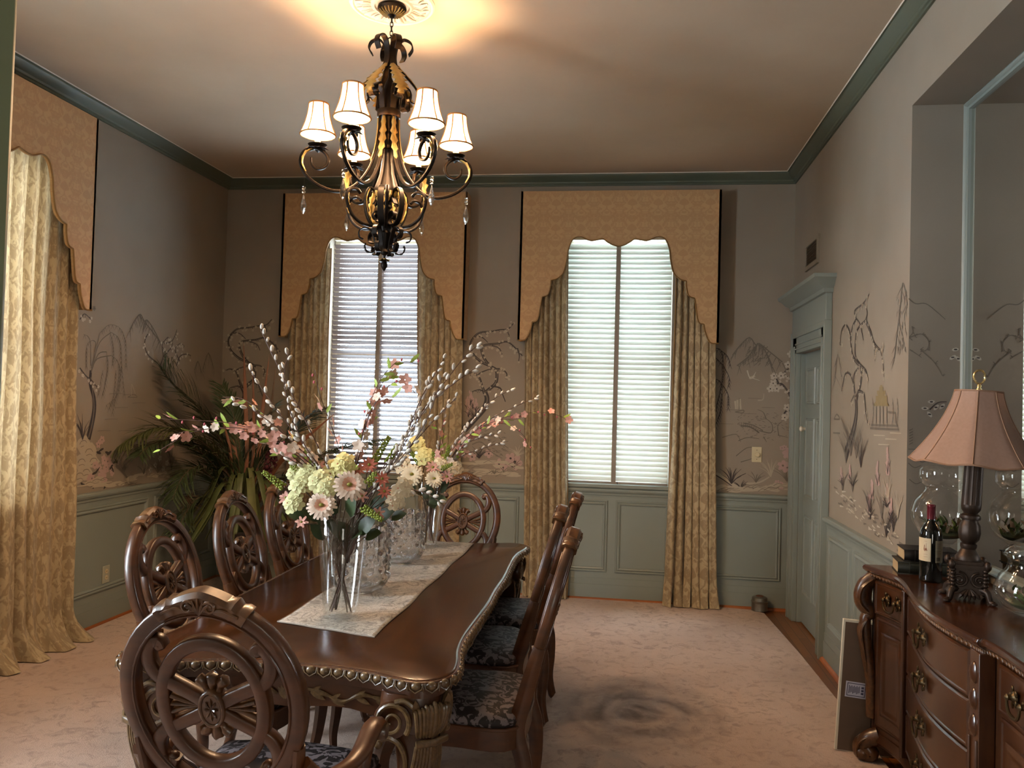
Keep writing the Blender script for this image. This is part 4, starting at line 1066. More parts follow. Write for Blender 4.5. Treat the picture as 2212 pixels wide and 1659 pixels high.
mb.build('pedestal', M['lampbronze'], lp, smooth=45)
for f in range(4):
    R_ = rmat('Z', f*PI/2+PI/4); mb = MB()
    pts = [R_ @ V(p) for p in cr([(.05, 0, .05), (.085, 0, .045), (.095, 0, .025), (.10, 0, .012), (.115, 0, .008)], 4)]
    mb.tube(pts, [.014-.004*i/len(pts) for i in range(len(pts))], 8); mb.ball(pts[-1], (.014, .014, .0075), 8, 5); mb.build('foot', M['lampbronze'], lp, smooth=50)
LT = tmat(0, 0, .155) @ rmat('Z', math.radians(14)) @ rmat('Y', .05)
mb = MB()
mb.lathe([(.045, 0), (.046, .012), (.034, .03), (.026, .045), (.030, .055), (.030, .065), (.022, .07)], 24, 0, LT)
mb.lathe([(.022, .068), (.034, .085), (.038, .11), (.035, .14), (.028, .155), (.026, .165)], 24, 0, LT, fn=lambda a, z: 1+.08*abs(math.sin(4*a)))
mb.lathe([(.036, .163), (.038, .17), (.036, .178), (.024, .186), (.034, .20), (.036, .212), (.036, .22)], 24, 0, LT)
mb.lathe([(.036, .218), (.0335, .40), (.032, .455), (.030, .46)], 32, 0, LT, fn=lambda a, z: 1-.06*abs(math.sin(8*a)))
mb.lathe([(.034, .458), (.036, .466), (.034, .474), (.024, .48), (.020, .50), (.012, .51), (.006, .515), (.005, .66), (.004, .67)], 20, 0, LT)
mb.build('column', M['lampbronze'], lp, smooth=40)
t = NT('pink_shade'); c = lin('#b58a74'); n = t.noise(t.co(), 90, 2); b = t.bsdf(t.mix(n, lin('#9a7864'), lin('#ae8c79')), .55, bump=n, bstr=.05, bdist=.002, Sheen__Weight=.3)
tr = t.n('ShaderNodeBsdfTranslucent', Color=c); mx = t.n('ShaderNodeMixShader', Fac=.2); t.t.links.new(b.outputs[0], mx.inputs[1]); t.t.links.new(tr.outputs[0], mx.inputs[2])
M['pinkshade'] = t.done(mx)
mb = MB(); S = 48; rows = []
for k in range(13):
    f = k/12; r = .083+(.232-.083)*((1-f)**1.75*.72+(1-f)*.28); z = .385+.285*f
    rows.append([])
    for i in range(S):
        a = 2*PI*i/S+.39; q = (a-.39) % (PI/4)-PI/8; rr = r*(math.cos(PI/8)/math.cos(q)*.6+.4*(1-.03*math.cos(q*8)))
        rows[-1].append((rr*math.cos(a), rr*math.sin(a), z-(.010*math.cos(q*4)**2 if k == 0 else .006*math.cos(q*4)**2 if k == 1 else 0)*(1)))
mb.add([p for r in rows for p in r], [(k*S+i, k*S+(i+1) % S, (k+1)*S+(i+1) % S, (k+1)*S+i) for k in range(12) for i in range(S)], 0, LT)
sh = mb.build('lamp_shade', M['pinkshade'], lp, smooth=60)
mb = MB(); tr_ = flat('shade_braid', '#8c6a52', .7)
for r in (rows[0], rows[-1]): mb.tube([LT @ V(p) for p in r], .004, 6, closed=True)
for i in range(0, S, 6): mb.tube([LT @ (V(r[i])*1.0) for r in rows], .0025, 5)
mb.build('braid', tr_, sh, smooth=60)
mb = MB(); mb.lathe([(.011, .668), (.013, .676), (.007, .684), (.009, .692), (.004, .70)], 12, 0, LT)
mb.tube([LT @ V((.021*math.cos(a), .004, .728+.027*math.sin(a))) for a in [2*PI*i/20 for i in range(20)]], .0042, 7, closed=True)
mb.build('finial', flat('pale_brass', '#cbb682', .22, .8), lp, smooth=50)
# wine bottle
wb = thing('wine_bottle', 'dark wine bottle with red capsule and cream label on the sideboard', 'bottle', (1.245, 3.57, ST))
mb = MB(); mb.lathe([(.036, 0), (.042, .004), (.043, .01), (.043, .19), (.040, .208), (.030, .228), (.019, .242), (.0155, .255), (.0150, .30)], 36)
t = NT('bottle_glass'); mb.build('glass_body', t.done(t.bsdf((.006, .007, .006, 1), .06, Coat__Weight=.5, Coat__Roughness=.02)), wb, smooth=50)
mb = MB(); mb.lathe([(.0160, .246), (.0162, .258), (.0158, .300), (.0165, .303), (.0165, .310), (.0145, .312), (0, .312)], 24); mb.build('capsule', flat('red_foil', '#5e1220', .3, .3), wb, smooth=50)
def wrap(mb, a0, a1, z0, z1, r=.0434, n=14, mi=0): mb.grid(lambda u, v: (r*math.cos(a0+(a1-a0)*u), r*math.sin(a0+(a1-a0)*u), z0+(z1-z0)*v), n, 1, mi)
A0 = math.radians(250)
cream = flat('label_paper', '#cfc3a6', .6, var=.03); ink = flat('label_ink', '#a06a5a', .6)
mb = MB(); wrap(mb, A0-1.9, A0+.02, .085, .178); lb = mb.build('front_label', cream, wb)
mb = MB()
def onb(a, z): return (.0437*math.cos(a), .0437*math.sin(a), z)
sc_ = [(-.62, .130), (-.56, .150), (-.53, .146), (-.56, .126), (-.50, .132), (-.47, .138), (-.45, .128), (-.41, .136), (-.38, .158), (-.40, .128), (-.35, .138), (-.32, .128), (-.27, .132)]
mb.tube([onb(A0+p.x, p.y) for p in cr(sc_, 4)], .0006, 4)
for z in (.113, .103): mb.tube([onb(A0-.62+.36*i/6, z) for i in range(7)], .0006, 4)
mb.tube([onb(A0-.55+.25*i/6, .166) for i in range(7)], .0008, 4)
mb.build('lettering', ink, lb, smooth=0)
mb = MB(); wrap(mb, A0+.42, A0+1.5, .082, .170); lb2 = mb.build('back_label', flat('back_label_paper', '#a39a80', .6, var=.03), wb)
mb = MB()
for z in (.158, .150, .142, .127, .119): mb.tube([onb(A0+.50+.5*i/6, z) for i in range(7)], .0006, 4)
for k in range(8): mb.tube([onb(A0+.52+k*.05, .089), onb(A0+.52+k*.05, .103)], .0007, 4)
mb.build('lettering', flat('label_ink_dark', '#4d463a', .6), lb2, smooth=0)
# books
def book(label, loc, rz, w, d, h, col, spine_r=.5):
    t = thing('book', label, 'book', loc, rz, 'old books beside the bottle'); m = flat('cover', col, .45, var=.3, scale=60)
    mb = MB(); mb.bx(-w/2, w/2, -d/2+.004, d/2, 0, .004); mb.bx(-w/2, w/2, -d/2+.004, d/2, h-.004, h)
    pts = [(-d/2+.012-.012*math.sin(PI*i/10), h/2-h/2*math.cos(PI*i/10)) for i in range(11)]
    vs = [(x, y, z) for x in (-w/2, w/2) for y, z in pts]; mb.add(vs, [(i, i+1, 12+i, 11+i) for i in range(10)])
    for x in (-.3, -.12, .12, .3):
        mb.tube([(x*w, y-.001, z) for y, z in pts], .002, 5)
    mb.build('cover', m, t, smooth=40)
    mb = MB(); mb.bx(-w/2+.004, w/2-.004, -d/2+.012, d/2-.004, .004, h-.004); mb.build('pages', flat('pages', '#b7a27f', .8), t)
    return t
book('worn dark green cloth book lying under the black book', (1.285, 3.755, ST), math.radians(-8), .235, .155, .052, '#23261d')
book('black leather book lying on top of the green one', (1.30, 3.765, ST+.0525), math.radians(-6), .215, .15, .05, '#15110f')
# glass jars with greenery
def jar(label, loc, prof, glabel, gz, gr, seed):
    t = thing('glass_jar', label, 'glass jar', loc)
    for nm, pr_ in prof.items():
        mb = MB(); mb.lathe(pr_, 40, cap=False); mb.build(nm, M['vase'], t, smooth=60)
    R = random.Random(seed); g = MB()
    for i in range(70):
        a, r = R.uniform(0, 2*PI), gr*math.sqrt(R.random())*.9; z = R.uniform(-.02, .03)
        d = V((math.cos(a)*r*4+R.uniform(-.4, .4), math.sin(a)*r*4+R.uniform(-.4, .4), R.uniform(.5, 1.2)))
        leaf_pts(g, (r*math.cos(a), r*math.sin(a), z), d, (0, 0, 1), R.uniform(.025, .05), R.uniform(.012, .02), R.choice((0, 0, 1, 2)), .3, 3)
    g.ball((0, 0, -.012), (gr*.9, gr*.9, .022), 14, 8, 3)
    o = g.build('greenery', [flat('moss_green', '#3d5222', .7, var=.4), flat('leaf_green', '#5a6e2c', .6, var=.3), flat('dry_leaf', '#4a3520', .7, var=.3), flat('moss_dark', '#2b3318', .9, var=.4, scale=90)], loc=(loc[0], loc[1], loc[2]+gz))
    tag(o, glabel, 'greenery', None)
jar('tall glass apothecary jar on a stem behind the bottle', (1.36, 3.745, ST),
    {'bowl': [(.0, .128), (.05, .135), (.10, .17), (.130, .225), (.134, .265), (.122, .31), (.095, .345), (.078, .36), (.080, .372)],
     'stem_foot': [(.075, 0), (.074, .006), (.03, .018), (.016, .035), (.024, .05), (.028, .065), (.018, .082), (.022, .095), (.016, .11), (.03, .128)],
     'lid': [(.082, .374), (.094, .385), (.103, .40), (.104, .44), (.098, .455), (.07, .47), (.03, .485), (.012, .492), (.010, .50), (.018, .51), (.016, .524), (.0, .53)]},
    'small green leafy filling inside the tall jar behind the bottle', .185, .085, 3)
jar('squat round glass jar with green moss at the picture edge', (1.385, 3.03, ST),
    {'bowl': [(.0, .006), (.05, .006), (.085, .022), (.113, .06), (.117, .095), (.10, .135), (.078, .16), (.072, .185), (.080, .20)],
     'lid': [(.088, .202), (.09, .21), (.085, .225), (.06, .25), (.03, .265), (.012, .272), (.010, .285), (.018, .30), (.0, .312)]},
    'green moss clump inside the squat jar at the picture edge', .055, .08, 4)
# framed picture turned to the room with its paper back, leaning by the sideboard
pf = thing('framed_picture', 'picture turned back to front, brown paper backing, leaning beside the sideboard', 'picture', (1.03, 3.918, .015))
ph = .59; lean = math.atan2(.03, .59)
Mx = rmat('Y', math.radians(3.2)) @ rmat('X', -.03)
mb = MB(); w_ = .34
mb.bx(0, w_, .004, .02, 0, ph, 0, Mx); pf.location = (.972, 3.925, .017)
mb.build('frame', flat('cream_frame', '#c9c2ae', .5), pf, bevel=.002)
mb = MB(); mb.bx(.010, w_-.008, .0025, .0042, .004, ph-.012, 0, Mx); mb.build('backing_paper', flat('kraft_paper', '#5d4a3a', .8, var=.12, scale=14), pf)
mb = MB(); mb.bx(.020, .112, .0012, .0026, .245, .315, 0, Mx @ rmat('Y', .03)); lb = mb.build('label', flat('sticker', '#b9b8c4', .6, var=.03), pf)
mb = MB(); Mq = Mx @ rmat('Y', .03); blue = flat('sticker_print', '#3d3c52', .6)
for a in ((.026, .106, .306, .309), (.026, .106, .251, .254)): mb.bx(a[0], a[1], .0008, .0013, a[2], a[3], 0, Mq)
for x in (.026, .103): mb.bx(x, x+.003, .0008, .0013, .251, .309, 0, Mq)
for k in range(9): mb.bx(.034+k*.0055, .037+k*.0055, .0008, .0013, .262+.003*(k % 3), .298-.004*(k % 2), 0, Mq)
for k in range(3): mb.bx(.088, .099, .0008, .0013, .262+k*.013, .271+k*.013, 0, Mq)
mb.build('printed_marks', blue, lb, smooth=0)
# tin on the floor by the back wall
cn = thing('metal_tin', 'small silvery tin with brown top on the floor by the back wall', 'tin', (1.045, 6.525, .0135))
mb = MB(); mb.lathe([(.055, 0), (.062, .004), (.060, .012), (.059, .06), (.064, .066), (.064, .072), (.059, .076), (.056, .10), (.045, .106), (.03, .108), (.03, .104)], 32)
mb.build('body', flat('dull_tin', '#8f8a80', .32, .85, var=.15), cn, smooth=40)
mb = MB(); mb.lathe([(.029, .104), (.027, .112), (.02, .115), (0, .115)], 24); mb.build('cap', flat('brown_cap', '#5b3a26', .5), cn, smooth=40)
# ------------------------------------------------------------------ glassware and flowers on the table
TT = TZ+.004
def vase(label, x, y, rb, rt, h):
    t = thing('flower_vase', label, 'vase', (x, y, TT), 0, None)
    mb = MB(); mb.lathe([(0, .0), (rb-.006, 0), (rb, .004), (rb+.001, .014), (rb+(rt-rb)*.3, h*.3), (rb+(rt-rb)*.65, h*.65), (rt, h-.002), (rt-.0015, h), (rt-.004, h-.002), (rb+(rt-rb)*.65-.004, h*.65), (rb-.004, .026), (rb-.012, .018), (0, .016)], 56, cap=False)
    mb.build('glass', M['vase'], t, smooth=50); return t
VA = (-.990, 2.82); VB = (-1.03, 4.27)
vase('tall clear flared vase holding the nearer bouquet', *VA, .060, .0945, .365); vase('tall clear flared vase holding the farther bouquet', *VB, .048, .089, .355)
def dimple_glass():
    t = NT('dimpled_glass'); g = t.n('ShaderNodeBsdfGlass', Color=(1, 1, 1, 1), Roughness=.0, IOR=1.45)
    tr = t.n('ShaderNodeBsdfTransparent', Color=(.985, .99, .99, 1)); mx = t.n('ShaderNodeMixShader', Fac=.92)
    t.t.links.new(tr.outputs[0], mx.inputs[1]); t.t.links.new(g.outputs[0], mx.inputs[2]); return t.done(mx)
M['dimple'] = dimple_glass()
def hurricane(label, x, y, r, h, nc, nr):
    t = thing('dimpled_glass_vase', label, 'glass vase', (x, y, TT), 0)
    mb = MB(); seg, rows = nc*12, 72
    def fn(u, v):
        a = 2*PI*u
        if v < .12: q = v/.12; rr = r*(.50+.50*math.sin(q*PI/2)); z = .010+.045*(1-math.cos(q*PI/2))
        else: rr = r; z = .055+(h-.055)*(v-.12)/.88
        b = 0
        if z > .045:
            row = (z-.05)/((h-.05)/nr); k = math.floor(row); fr = row-k-.5
            col = u*nc+(.5 if k % 2 else 0); fc = (col % 1)-.5
            d = math.sqrt((fr*((h-.05)/nr))**2+(fc*2*PI*r/nc)**2)/(.42*min((h-.05)/nr, 2*PI*r/nc))
            b = 0
            if d < 1: b = .0095*math.sqrt(max(0, 1-d*d))
        return ((rr+b)*math.cos(a), (rr+b)*math.sin(a), z+(.004*math.cos(nc*a) if v > .985 else 0))
    mb.grid(fn, seg, rows)
    m = len(mb.v)//(seg+1)
    ri = r-.004; inner = [(0, .017), (r*.48, .017), (r*.72, .026), (r*.9, .043), (ri, .065), (ri, h-.002)]; a = 2*PI/seg
    base = len(mb.v)
    for rr, z in inner: mb.v += [V((rr*math.cos(a*i), rr*math.sin(a*i), z)) for i in range(seg+1)]; mb.uv += [(0, 0)]*(seg+1)
    S1 = seg+1
    for k in range(len(inner)-1):
        for i in range(seg): mb.f.append((base+k*S1+i, base+(k+1)*S1+i, base+(k+1)*S1+i+1, base+k*S1+i+1)); mb.m.append(0)
    top = rows*S1
    for i in range(seg): mb.f.append((top+i, top+i+1, base+5*S1+i+1, base+5*S1+i)); mb.m.append(0)
    mb.lathe([(r*.50, .010), (r*.42, .004), (r*.5, 0), (r*.30, 0), (0, .003)], 40, cap=False)
    mb.build('glass_body', M['dimple'], t, smooth=80)
    return t
hurricane('nearer of the two dimpled clear glass vases on the runner', -1.055, 3.22, .115, .25, 14, 6)
hurricane('farther of the two dimpled clear glass vases on the runner', -1.052, 3.83, .103, .245, 13, 6)
F = {k: flat('petal_'+k, c, .55, spec=.2, var=v) for k, c, v in (('blush', '#e2cebd', .05), ('heart', '#d8a48e', .08), ('cream', '#dccdb0', .06), ('lime', '#cccb98', .10), ('lemon', '#d8d090', .10), ('coral', '#c47664', .12), ('pink', '#d09c8e', .10), ('rose', '#b9606a', .1))}
F['berry'] = flat('green_berry', '#7c8a2a', .4, var=.25, scale=80); F['stem'] = flat('dull_stem', '#43331f', .6, var=.2); F['twig'] = flat('brown_twig', '#4a2b1d', .6, var=.25)
F['leaf'] = flat('dark_leaf', '#2c3c1c', .45, var=.25, scale=40); F['leaf2'] = flat('bright_leaf', '#93a845', .5, var=.15); F['catkin'] = flat('catkin', '#c4bdb3', .8, var=.08); F['eye'] = flat('flower_eye', '#7d7a2a', .7, var=.3, scale=120)
RF = random.Random(11)
NECK = {}
FULL = {'n': 0}
def stem_path(vs, target, via=(), long=None):
    """from the vase bottom through its neck to the target"""
    x, y = vs; h = .365; a = RF.uniform(0, 2*PI); d = V((target[0]-x, target[1]-y, 0)); d = d.normalized() if d.length > .01 else V((0, -1, 0))
    FULL['n'] += 1; k = 1 if x == VA[0] else .75
    b = V((x, y, TT+.022))-d*RF.uniform(.026, .046)*k+V((RF.uniform(-.012, .012), RF.uniform(-.02, .02), 0))*k
    m = V((x, y, TT+.15))+V((RF.uniform(-.010, .010), RF.uniform(-.012, .012), 0))
    if not (FULL['n'] % 4 == 0 if long is None else long): b = m+d*.012+V((RF.uniform(-.02, .02), RF.uniform(-.02, .02), .075)); m = b+d*.01+V((0, 0, .03))
    nk = V((x, y, TT+.33))+d*.05+V((RF.uniform(-.015, .015), RF.uniform(-.015, .015), 0))
    return [b, m, nk]
def headdir(p, vs): d = (p-V((vs[0], vs[1], TT+.22))).normalized(); c = (CAM-p).normalized(); return (d*.45+c*.75).normalized()
def flower_stem(vs, p, w=.0022, extra=.03):
    mb = MB(); n = headdir(p, vs); b = stem_path(vs, p); c = cr([*b, p-n*.03], 6); mb.tube(c+[p], w, 5); return mb
def frame_of(n):
    u = n.orthogonal().normalized(); return u, n.cross(u)
def gerbera(mb, p, n, r, mi=0, layers=((1, 20, .22), (.86, 17, .50), (.66, 14, .85), (.42, 12, 1.3))):
    u, v = frame_of(n)
    for s_, k, lift in layers:
        for i in range(k):
            a = 2*PI*i/k+RF.uniform(-.08, .08); d = u*math.cos(a)+v*math.sin(a)
            leaf_pts(mb, p+d*r*.1, d+n*lift, n, r*s_*RF.uniform(.92, 1.05), r*.30, mi if s_ > .45 else 1, .25+.2*lift, 3, .1, .45)
def simple_flower(mb, p, n, r, k, wf, mi=0, lift=.25, curl=.15):
    u, v = frame_of(n); a0 = RF.uniform(0, 6)
    for i in range(k):
        a = a0+2*PI*i/k; d = u*math.cos(a)+v*math.sin(a); leaf_pts(mb, p+d*r*.06, d+n*lift, n, r*RF.uniform(.9, 1.08), r*wf, mi, curl, 3, .12, .45 if k < 7 else .8)
def add_gerbera(vs, px, py, dy, r, col, label, grp=None):
    p = at(px, py, 1, vs[1]+dy); n = headdir(p, vs); t = thing('gerbera', label, 'flower', vs and (vs[0], vs[1], TT), 0, grp); L_ = (-vs[0], -vs[1], -TT)
    flower_stem(vs, p).build('stem', F['stem'], t, loc=L_)
    mb = MB(); gerbera(mb, p, n, r); mb.build('petals', [F[col], F['heart'] if col == 'blush' else F['cream']], t, loc=L_, smooth=80)
    mb = MB(); mb.ball((0, 0, 0), (r*.2, r*.2, r*.14), 10, 6, 0, Matrix.Translation(p+n*r*.12)); mb.build('flower_eye', F['eye'], t, loc=L_)
def add_cluster(vs, px, py, dy, r, col, label, grp, nf=9):
    p = at(px, py, 1, vs[1]+dy); n = headdir(p, vs); t = thing('hydrangea_stem', label, 'flower', (vs[0], vs[1], TT), 0, grp); L_ = (-vs[0], -vs[1], -TT)
    flower_stem(vs, p).build('stem', F['stem'], t, loc=L_); mb = MB(); e = MB(); u, v = frame_of(n)
    for i in range(nf):
        a = 2.4*i; rr = r*math.sqrt(i/nf)*.9; q = p+u*rr*math.cos(a)+v*rr*math.sin(a)+n*(r*.35*(1-(rr/r)**2)); m = (n+(q-p)/r*.8).normalized()
        simple_flower(mb, q, m, r*.58, 4, 1.0, 0, .35, .25); e.ball(q+m*r*.05, r*.07, 6, 4)
    mb.build('petals', F[col], t, loc=L_, smooth=80); e.build('flower_eyes', F['coral'], t, loc=L_)
def add_daisy(vs, px, py, dy, r, col, label, grp, k=9, wf=.34):
    p = at(px, py, 1, vs[1]+dy); n = headdir(p, vs); t = thing('daisy', label, 'flower', (vs[0], vs[1], TT), 0, grp); L_ = (-vs[0], -vs[1], -TT)
    flower_stem(vs, p).build('stem', F['stem'], t, loc=L_); mb = MB(); simple_flower(mb, p, n, r, k, wf); simple_flower(mb, p+n*.003, n, r*.75, k, wf, 0, .5); mb.build('petals', F[col], t, loc=L_, smooth=80)
    mb = MB(); mb.ball(p+n*.004, r*.2, 8, 5); mb.build('flower_eye', F['eye'], t, loc=L_)
def add_berries(vs, a, b, dy, label, grp):
    p0, p1 = at(*a, 1, vs[1]+dy), at(*b, 1, vs[1]+dy*1.3); t = thing('berry_spike', label, 'berry spray', (vs[0], vs[1], TT), 0, grp); L_ = (-vs[0], -vs[1], -TT)
    flower_stem(vs, p0).build('stem', F['stem'], t, loc=L_); mb = MB(); ax = (p1-p0); L2 = ax.length; u, v = frame_of(ax.normalized()); m = int(L2/.0042)
    for i in range(m):
        f = i/m; r = .0125*(1-.55*f)
        for k in range(3):
            q = 2.4*(i*3+k); mb.ball(p0+ax*f+(u*math.cos(q)+v*math.sin(q))*r, .0048*(1-.25*f), 6, 4)
    mb.build('berries', F['berry'], t, loc=L_, smooth=80)
def branch(vs, pts, dy0, dy1):
    n = len(pts); w = [at(px, py, 1, vs[1]+dy0+(dy1-dy0)*(1-i/(n-1))) for i, (px, py) in enumerate(pts)]; w.reverse()
    return cr([*stem_path(vs, w[-1]), *w], 7)
def add_willow(vs, pts, dy, label, grp):
    c = branch(vs, pts, .0, dy); t = thing('pussy_willow_branch', label, 'branch', (vs[0], vs[1], TT), 0, grp); L_ = (-vs[0], -vs[1], -TT); n = len(c)
    mb = MB(); mb.tube(c, [.0034-.0022*i/n for i in range(n)], 6); mb.build('twig', F['twig'], t, loc=L_)
    mb = MB(); s = int(n*.42); acc = 0
    for i in range(s, n):
        acc += (c[i]-c[i-1]).length
        if acc > .022 or i == n-1:
            acc = 0; d = (c[i]-c[i-1]).normalized(); u, v = frame_of(d); a = RF.uniform(0, 2*PI); s_ = u*math.cos(a)+v*math.sin(a); q = c[i]+s_*.006+d*.006
            ax = (d+s_*.55).normalized(); R_ = ax.to_track_quat('Z', 'Y').to_matrix().to_4x4(); k = RF.uniform(.95, 1.4)
            mb.ball((0, 0, .006), (.0055*k, .0055*k, .0105*k), 8, 5, 0, Matrix.Translation(q) @ R_)
    mb.build('catkins', F['catkin'], t, loc=L_, smooth=80)
def add_blossom(vs, pts, dy, label, grp, dens=1.0):
    c = branch(vs, pts, .0, dy); t = thing('blossom_branch', label, 'branch', (vs[0], vs[1], TT), 0, grp); L_ = (-vs[0], -vs[1], -TT); n = len(c)
    mb = MB(); mb.tube(c, [.0030-.002*i/n for i in range(n)], 6); mb.build('twig', F['twig'], t, loc=L_)
    bl, lf, bd = MB(), MB(), MB(); s = int(n*.40); acc = 0
    for i in range(s, n):
        acc += (c[i]-c[i-1]).length; f = i/n
        if acc > .02/dens:
            acc = 0; d = (c[i]-c[i-1]).normalized(); u, v = frame_of(d); a = RF.uniform(0, 2*PI); s_ = u*math.cos(a)+v*math.sin(a); q = c[i]+s_*.012
            x = RF.random()
            if x < .62-.3*max(0, f-.75)*4: simple_flower(bl, q, (s_+(CAM-q).normalized()*.7).normalized(), RF.uniform(.015, .022), 5, .85, RF.choice((0, 0, 1)), .3)
            elif x < .78: bd.ball(q, (.0045, .0045, .006), 6, 4)
            else: leaf_pts(lf, c[i], d*.8+s_, s_.cross(d), RF.uniform(.035, .055), .014, 0, .15, 4)
    bl.build('blossoms', [F['pink'], F['blush']], t, loc=L_, smooth=80)
    if bd.v: bd.build('buds', F['rose'], t, loc=L_)
    if lf.v: lf.build('leaves', F['leaf2'], t, loc=L_, smooth=80)
def add_foliage(vs, spots, label):
    t = thing('leafy_greens', label, 'greenery', (vs[0], vs[1], TT)); L_ = (-vs[0], -vs[1], -TT); st, lf = MB(), MB()
    for px, py, dy, L2, W2 in spots:
        q = at(px, py, 1, vs[1]+dy); b = V((vs[0], vs[1], TT+.24))+V((RF.uniform(-.03, .03), RF.uniform(-.03, .03), 0)); d = (q-b)
        st.tube([b-V((0, 0, .05)), b, q-d*.3], .0018, 5); leaf_pts(lf, q-d.normalized()*L2*.5, d.normalized()+V((0, -.1, -.15)), (CAM-q).normalized()+V((0, 0, .6)), L2, W2, 0, .2, 5, .12)
    st.build('stems', F['stem'], t, loc=L_); lf.build('leaves', F['leaf'], t, loc=L_, smooth=80)
NB, FB = 'the nearer vase', 'the farther vase'
for i, (pts, dy) in enumerate((([(563, 712), (590, 770), (630, 850), (680, 950), (728, 1060)], .03), ([(622, 765), (614, 830), (642, 930), (690, 1010), (733, 1065)], -.04), ([(540, 800), (580, 860), (640, 940), (700, 1020), (736, 1070)], -.02), ([(507, 868), (560, 895), (620, 945), (690, 1020)], -.06), ([(600, 980), (640, 1000), (690, 1040)], -.05))):
    add_willow(VA, pts, dy, 'pussy willow branch with white catkins leaning left out of the nearer vase', 'pussy willows leaning left')
for pts, dy in (([(1030, 748), (1000, 775), (950, 840), (900, 905), (842, 1005), (782, 1075)], .05), ([(1027, 795), (985, 825), (930, 870), (890, 930), (845, 1010), (790, 1080)], -.03), ([(958, 775), (935, 815), (910, 860), (880, 930), (840, 1010), (785, 1078)], .02), ([(955, 815), (940, 860), (915, 920), (870, 985), (810, 1055)], -.05), ([(985, 860), (945, 900), (900, 950), (840, 1020), (790, 1080)], 0), ([(925, 830), (905, 880), (880, 930), (835, 1000), (785, 1065)], .06)):
    add_willow(VA, pts, dy, 'pussy willow branch with white catkins leaning right out of the nearer vase', 'pussy willows leaning right')
add_willow(VA, [(948, 1082), (920, 1066), (880, 1056), (830, 1056), (790, 1075)], -.05, 'low drooping pussy willow twig beside the farther vase', None)
for pts, dy, d_ in (([(345, 905), (420, 908), (500, 915), (580, 940), (650, 985), (712, 1050)], -.08, 1), ([(378, 938), (440, 925), (520, 932), (600, 968), (680, 1030)], -.03, 1.1), ([(480, 858), (525, 862), (570, 895), (620, 940), (690, 1020)], .0, 1), ([(338, 978), (375, 955), (430, 930), (520, 925), (600, 955), (690, 1035)], -.10, .7)):
    add_blossom(VA, pts, dy, 'pink blossom branch reaching far left out of the nearer vase', 'blossom branches reaching left', d_)
for pts, dy in (([(680, 800), (690, 850), (712, 910), (735, 980), (742, 1050)], .05), ([(860, 778), (825, 815), (800, 870), (780, 950), (760, 1040)], .02), ([(905, 787), (870, 783), (838, 810), (805, 870), (785, 950), (765, 1040)], .08), ([(897, 850), (875, 825), (845, 830), (810, 870), (778, 960), (762, 1045)], .0), ([(850, 858), (820, 862), (795, 900), (775, 970), (760, 1045)], -.04)):
    add_blossom(VA, pts, dy, 'pink blossom branch standing upright in the nearer vase before the blind', 'upright blossom branches', .9)
add_gerbera(VA, 755, 1048, -.11, .050, 'blush', 'large blush gerbera with green eye at the front of the nearer bouquet')
add_gerbera(VA, 695, 1092, -.12, .046, 'blush', 'pale full gerbera hanging over the rim of the nearer vase')
for px, py, dy, r in ((650, 1048, -.06, .036), (636, 1085, -.08, .034), (692, 1038, -.07, .036), (665, 1022, -.02, .034), (640, 1020, 0, .03), (708, 1052, -.09, .032)):
    add_cluster(VA, px, py, dy, r, 'lime', 'pale lime hydrangea cluster on the left of the nearer bouquet', 'lime hydrangeas on the left')
for px, py, dy, r in ((745, 1002, -.02, .038), (722, 1012, .02, .032)): add_cluster(VA, px, py, dy, r, 'lemon', 'lemon yellow bloom at the top of the nearer bouquet', 'lemon blooms on top')
for px, py, dy, r in ((872, 1055, -.03, .034), (855, 1080, -.06, .030)): add_cluster(VA, px, py, dy, r, 'cream', 'cream bloom cluster on the right of the nearer bouquet', 'cream blooms on the right')
for px, py, dy, r in ((825, 1035, -.08, .028), (830, 1062, -.10, .026), (797, 1005, -.02, .032), (775, 1014, 0, .026)): add_daisy(VA, px, py, dy, r, 'coral', 'coral daisy right of the blush gerbera', 'coral daisies')
for px, py, dy, r in ((618, 1076, -.05, .026), (652, 1128, -.10, .022), (782, 1072, -.10, .022), (690, 1008, .02, .026), (818, 1108, -.10, .022)): add_daisy(VA, px, py, dy, r, 'pink', 'small pink lily low in the nearer bouquet', 'small pink lilies', 6, .42)
for a, b, dy in (((612, 1052), (567, 1018), -.05), ((642, 1022), (622, 982), .0), ((806, 1000), (842, 942), .03), ((838, 1000), (860, 958), .03), ((795, 1045), (812, 1020), -.07), ((785, 1098), (826, 1124), -.11)):
    add_berries(VA, a, b, dy, 'green berry spike in the nearer bouquet', 'berry spikes of the nearer bouquet')
add_foliage(VA, [(757, 1092, -.10, .085, .06), (725, 1135, -.06, .09, .06), (700, 1118, -.05, .08, .05), (790, 1130, -.06, .09, .06), (830, 1108, -.05, .07, .05), (675, 1105, -.03, .08, .05), (745, 1145, -.04, .09, .06), (815, 1085, 0, .08, .05), (770, 1150, -.05, .08, .05), (715, 1090, -.02, .08, .055), (640, 1108, -.04, .06, .045), (690, 1145, -.05, .07, .05), (805, 1150, -.03, .07, .05), (860, 1110, -.03, .06, .04)], 'dark green leaves filling the neck of the nearer vase')
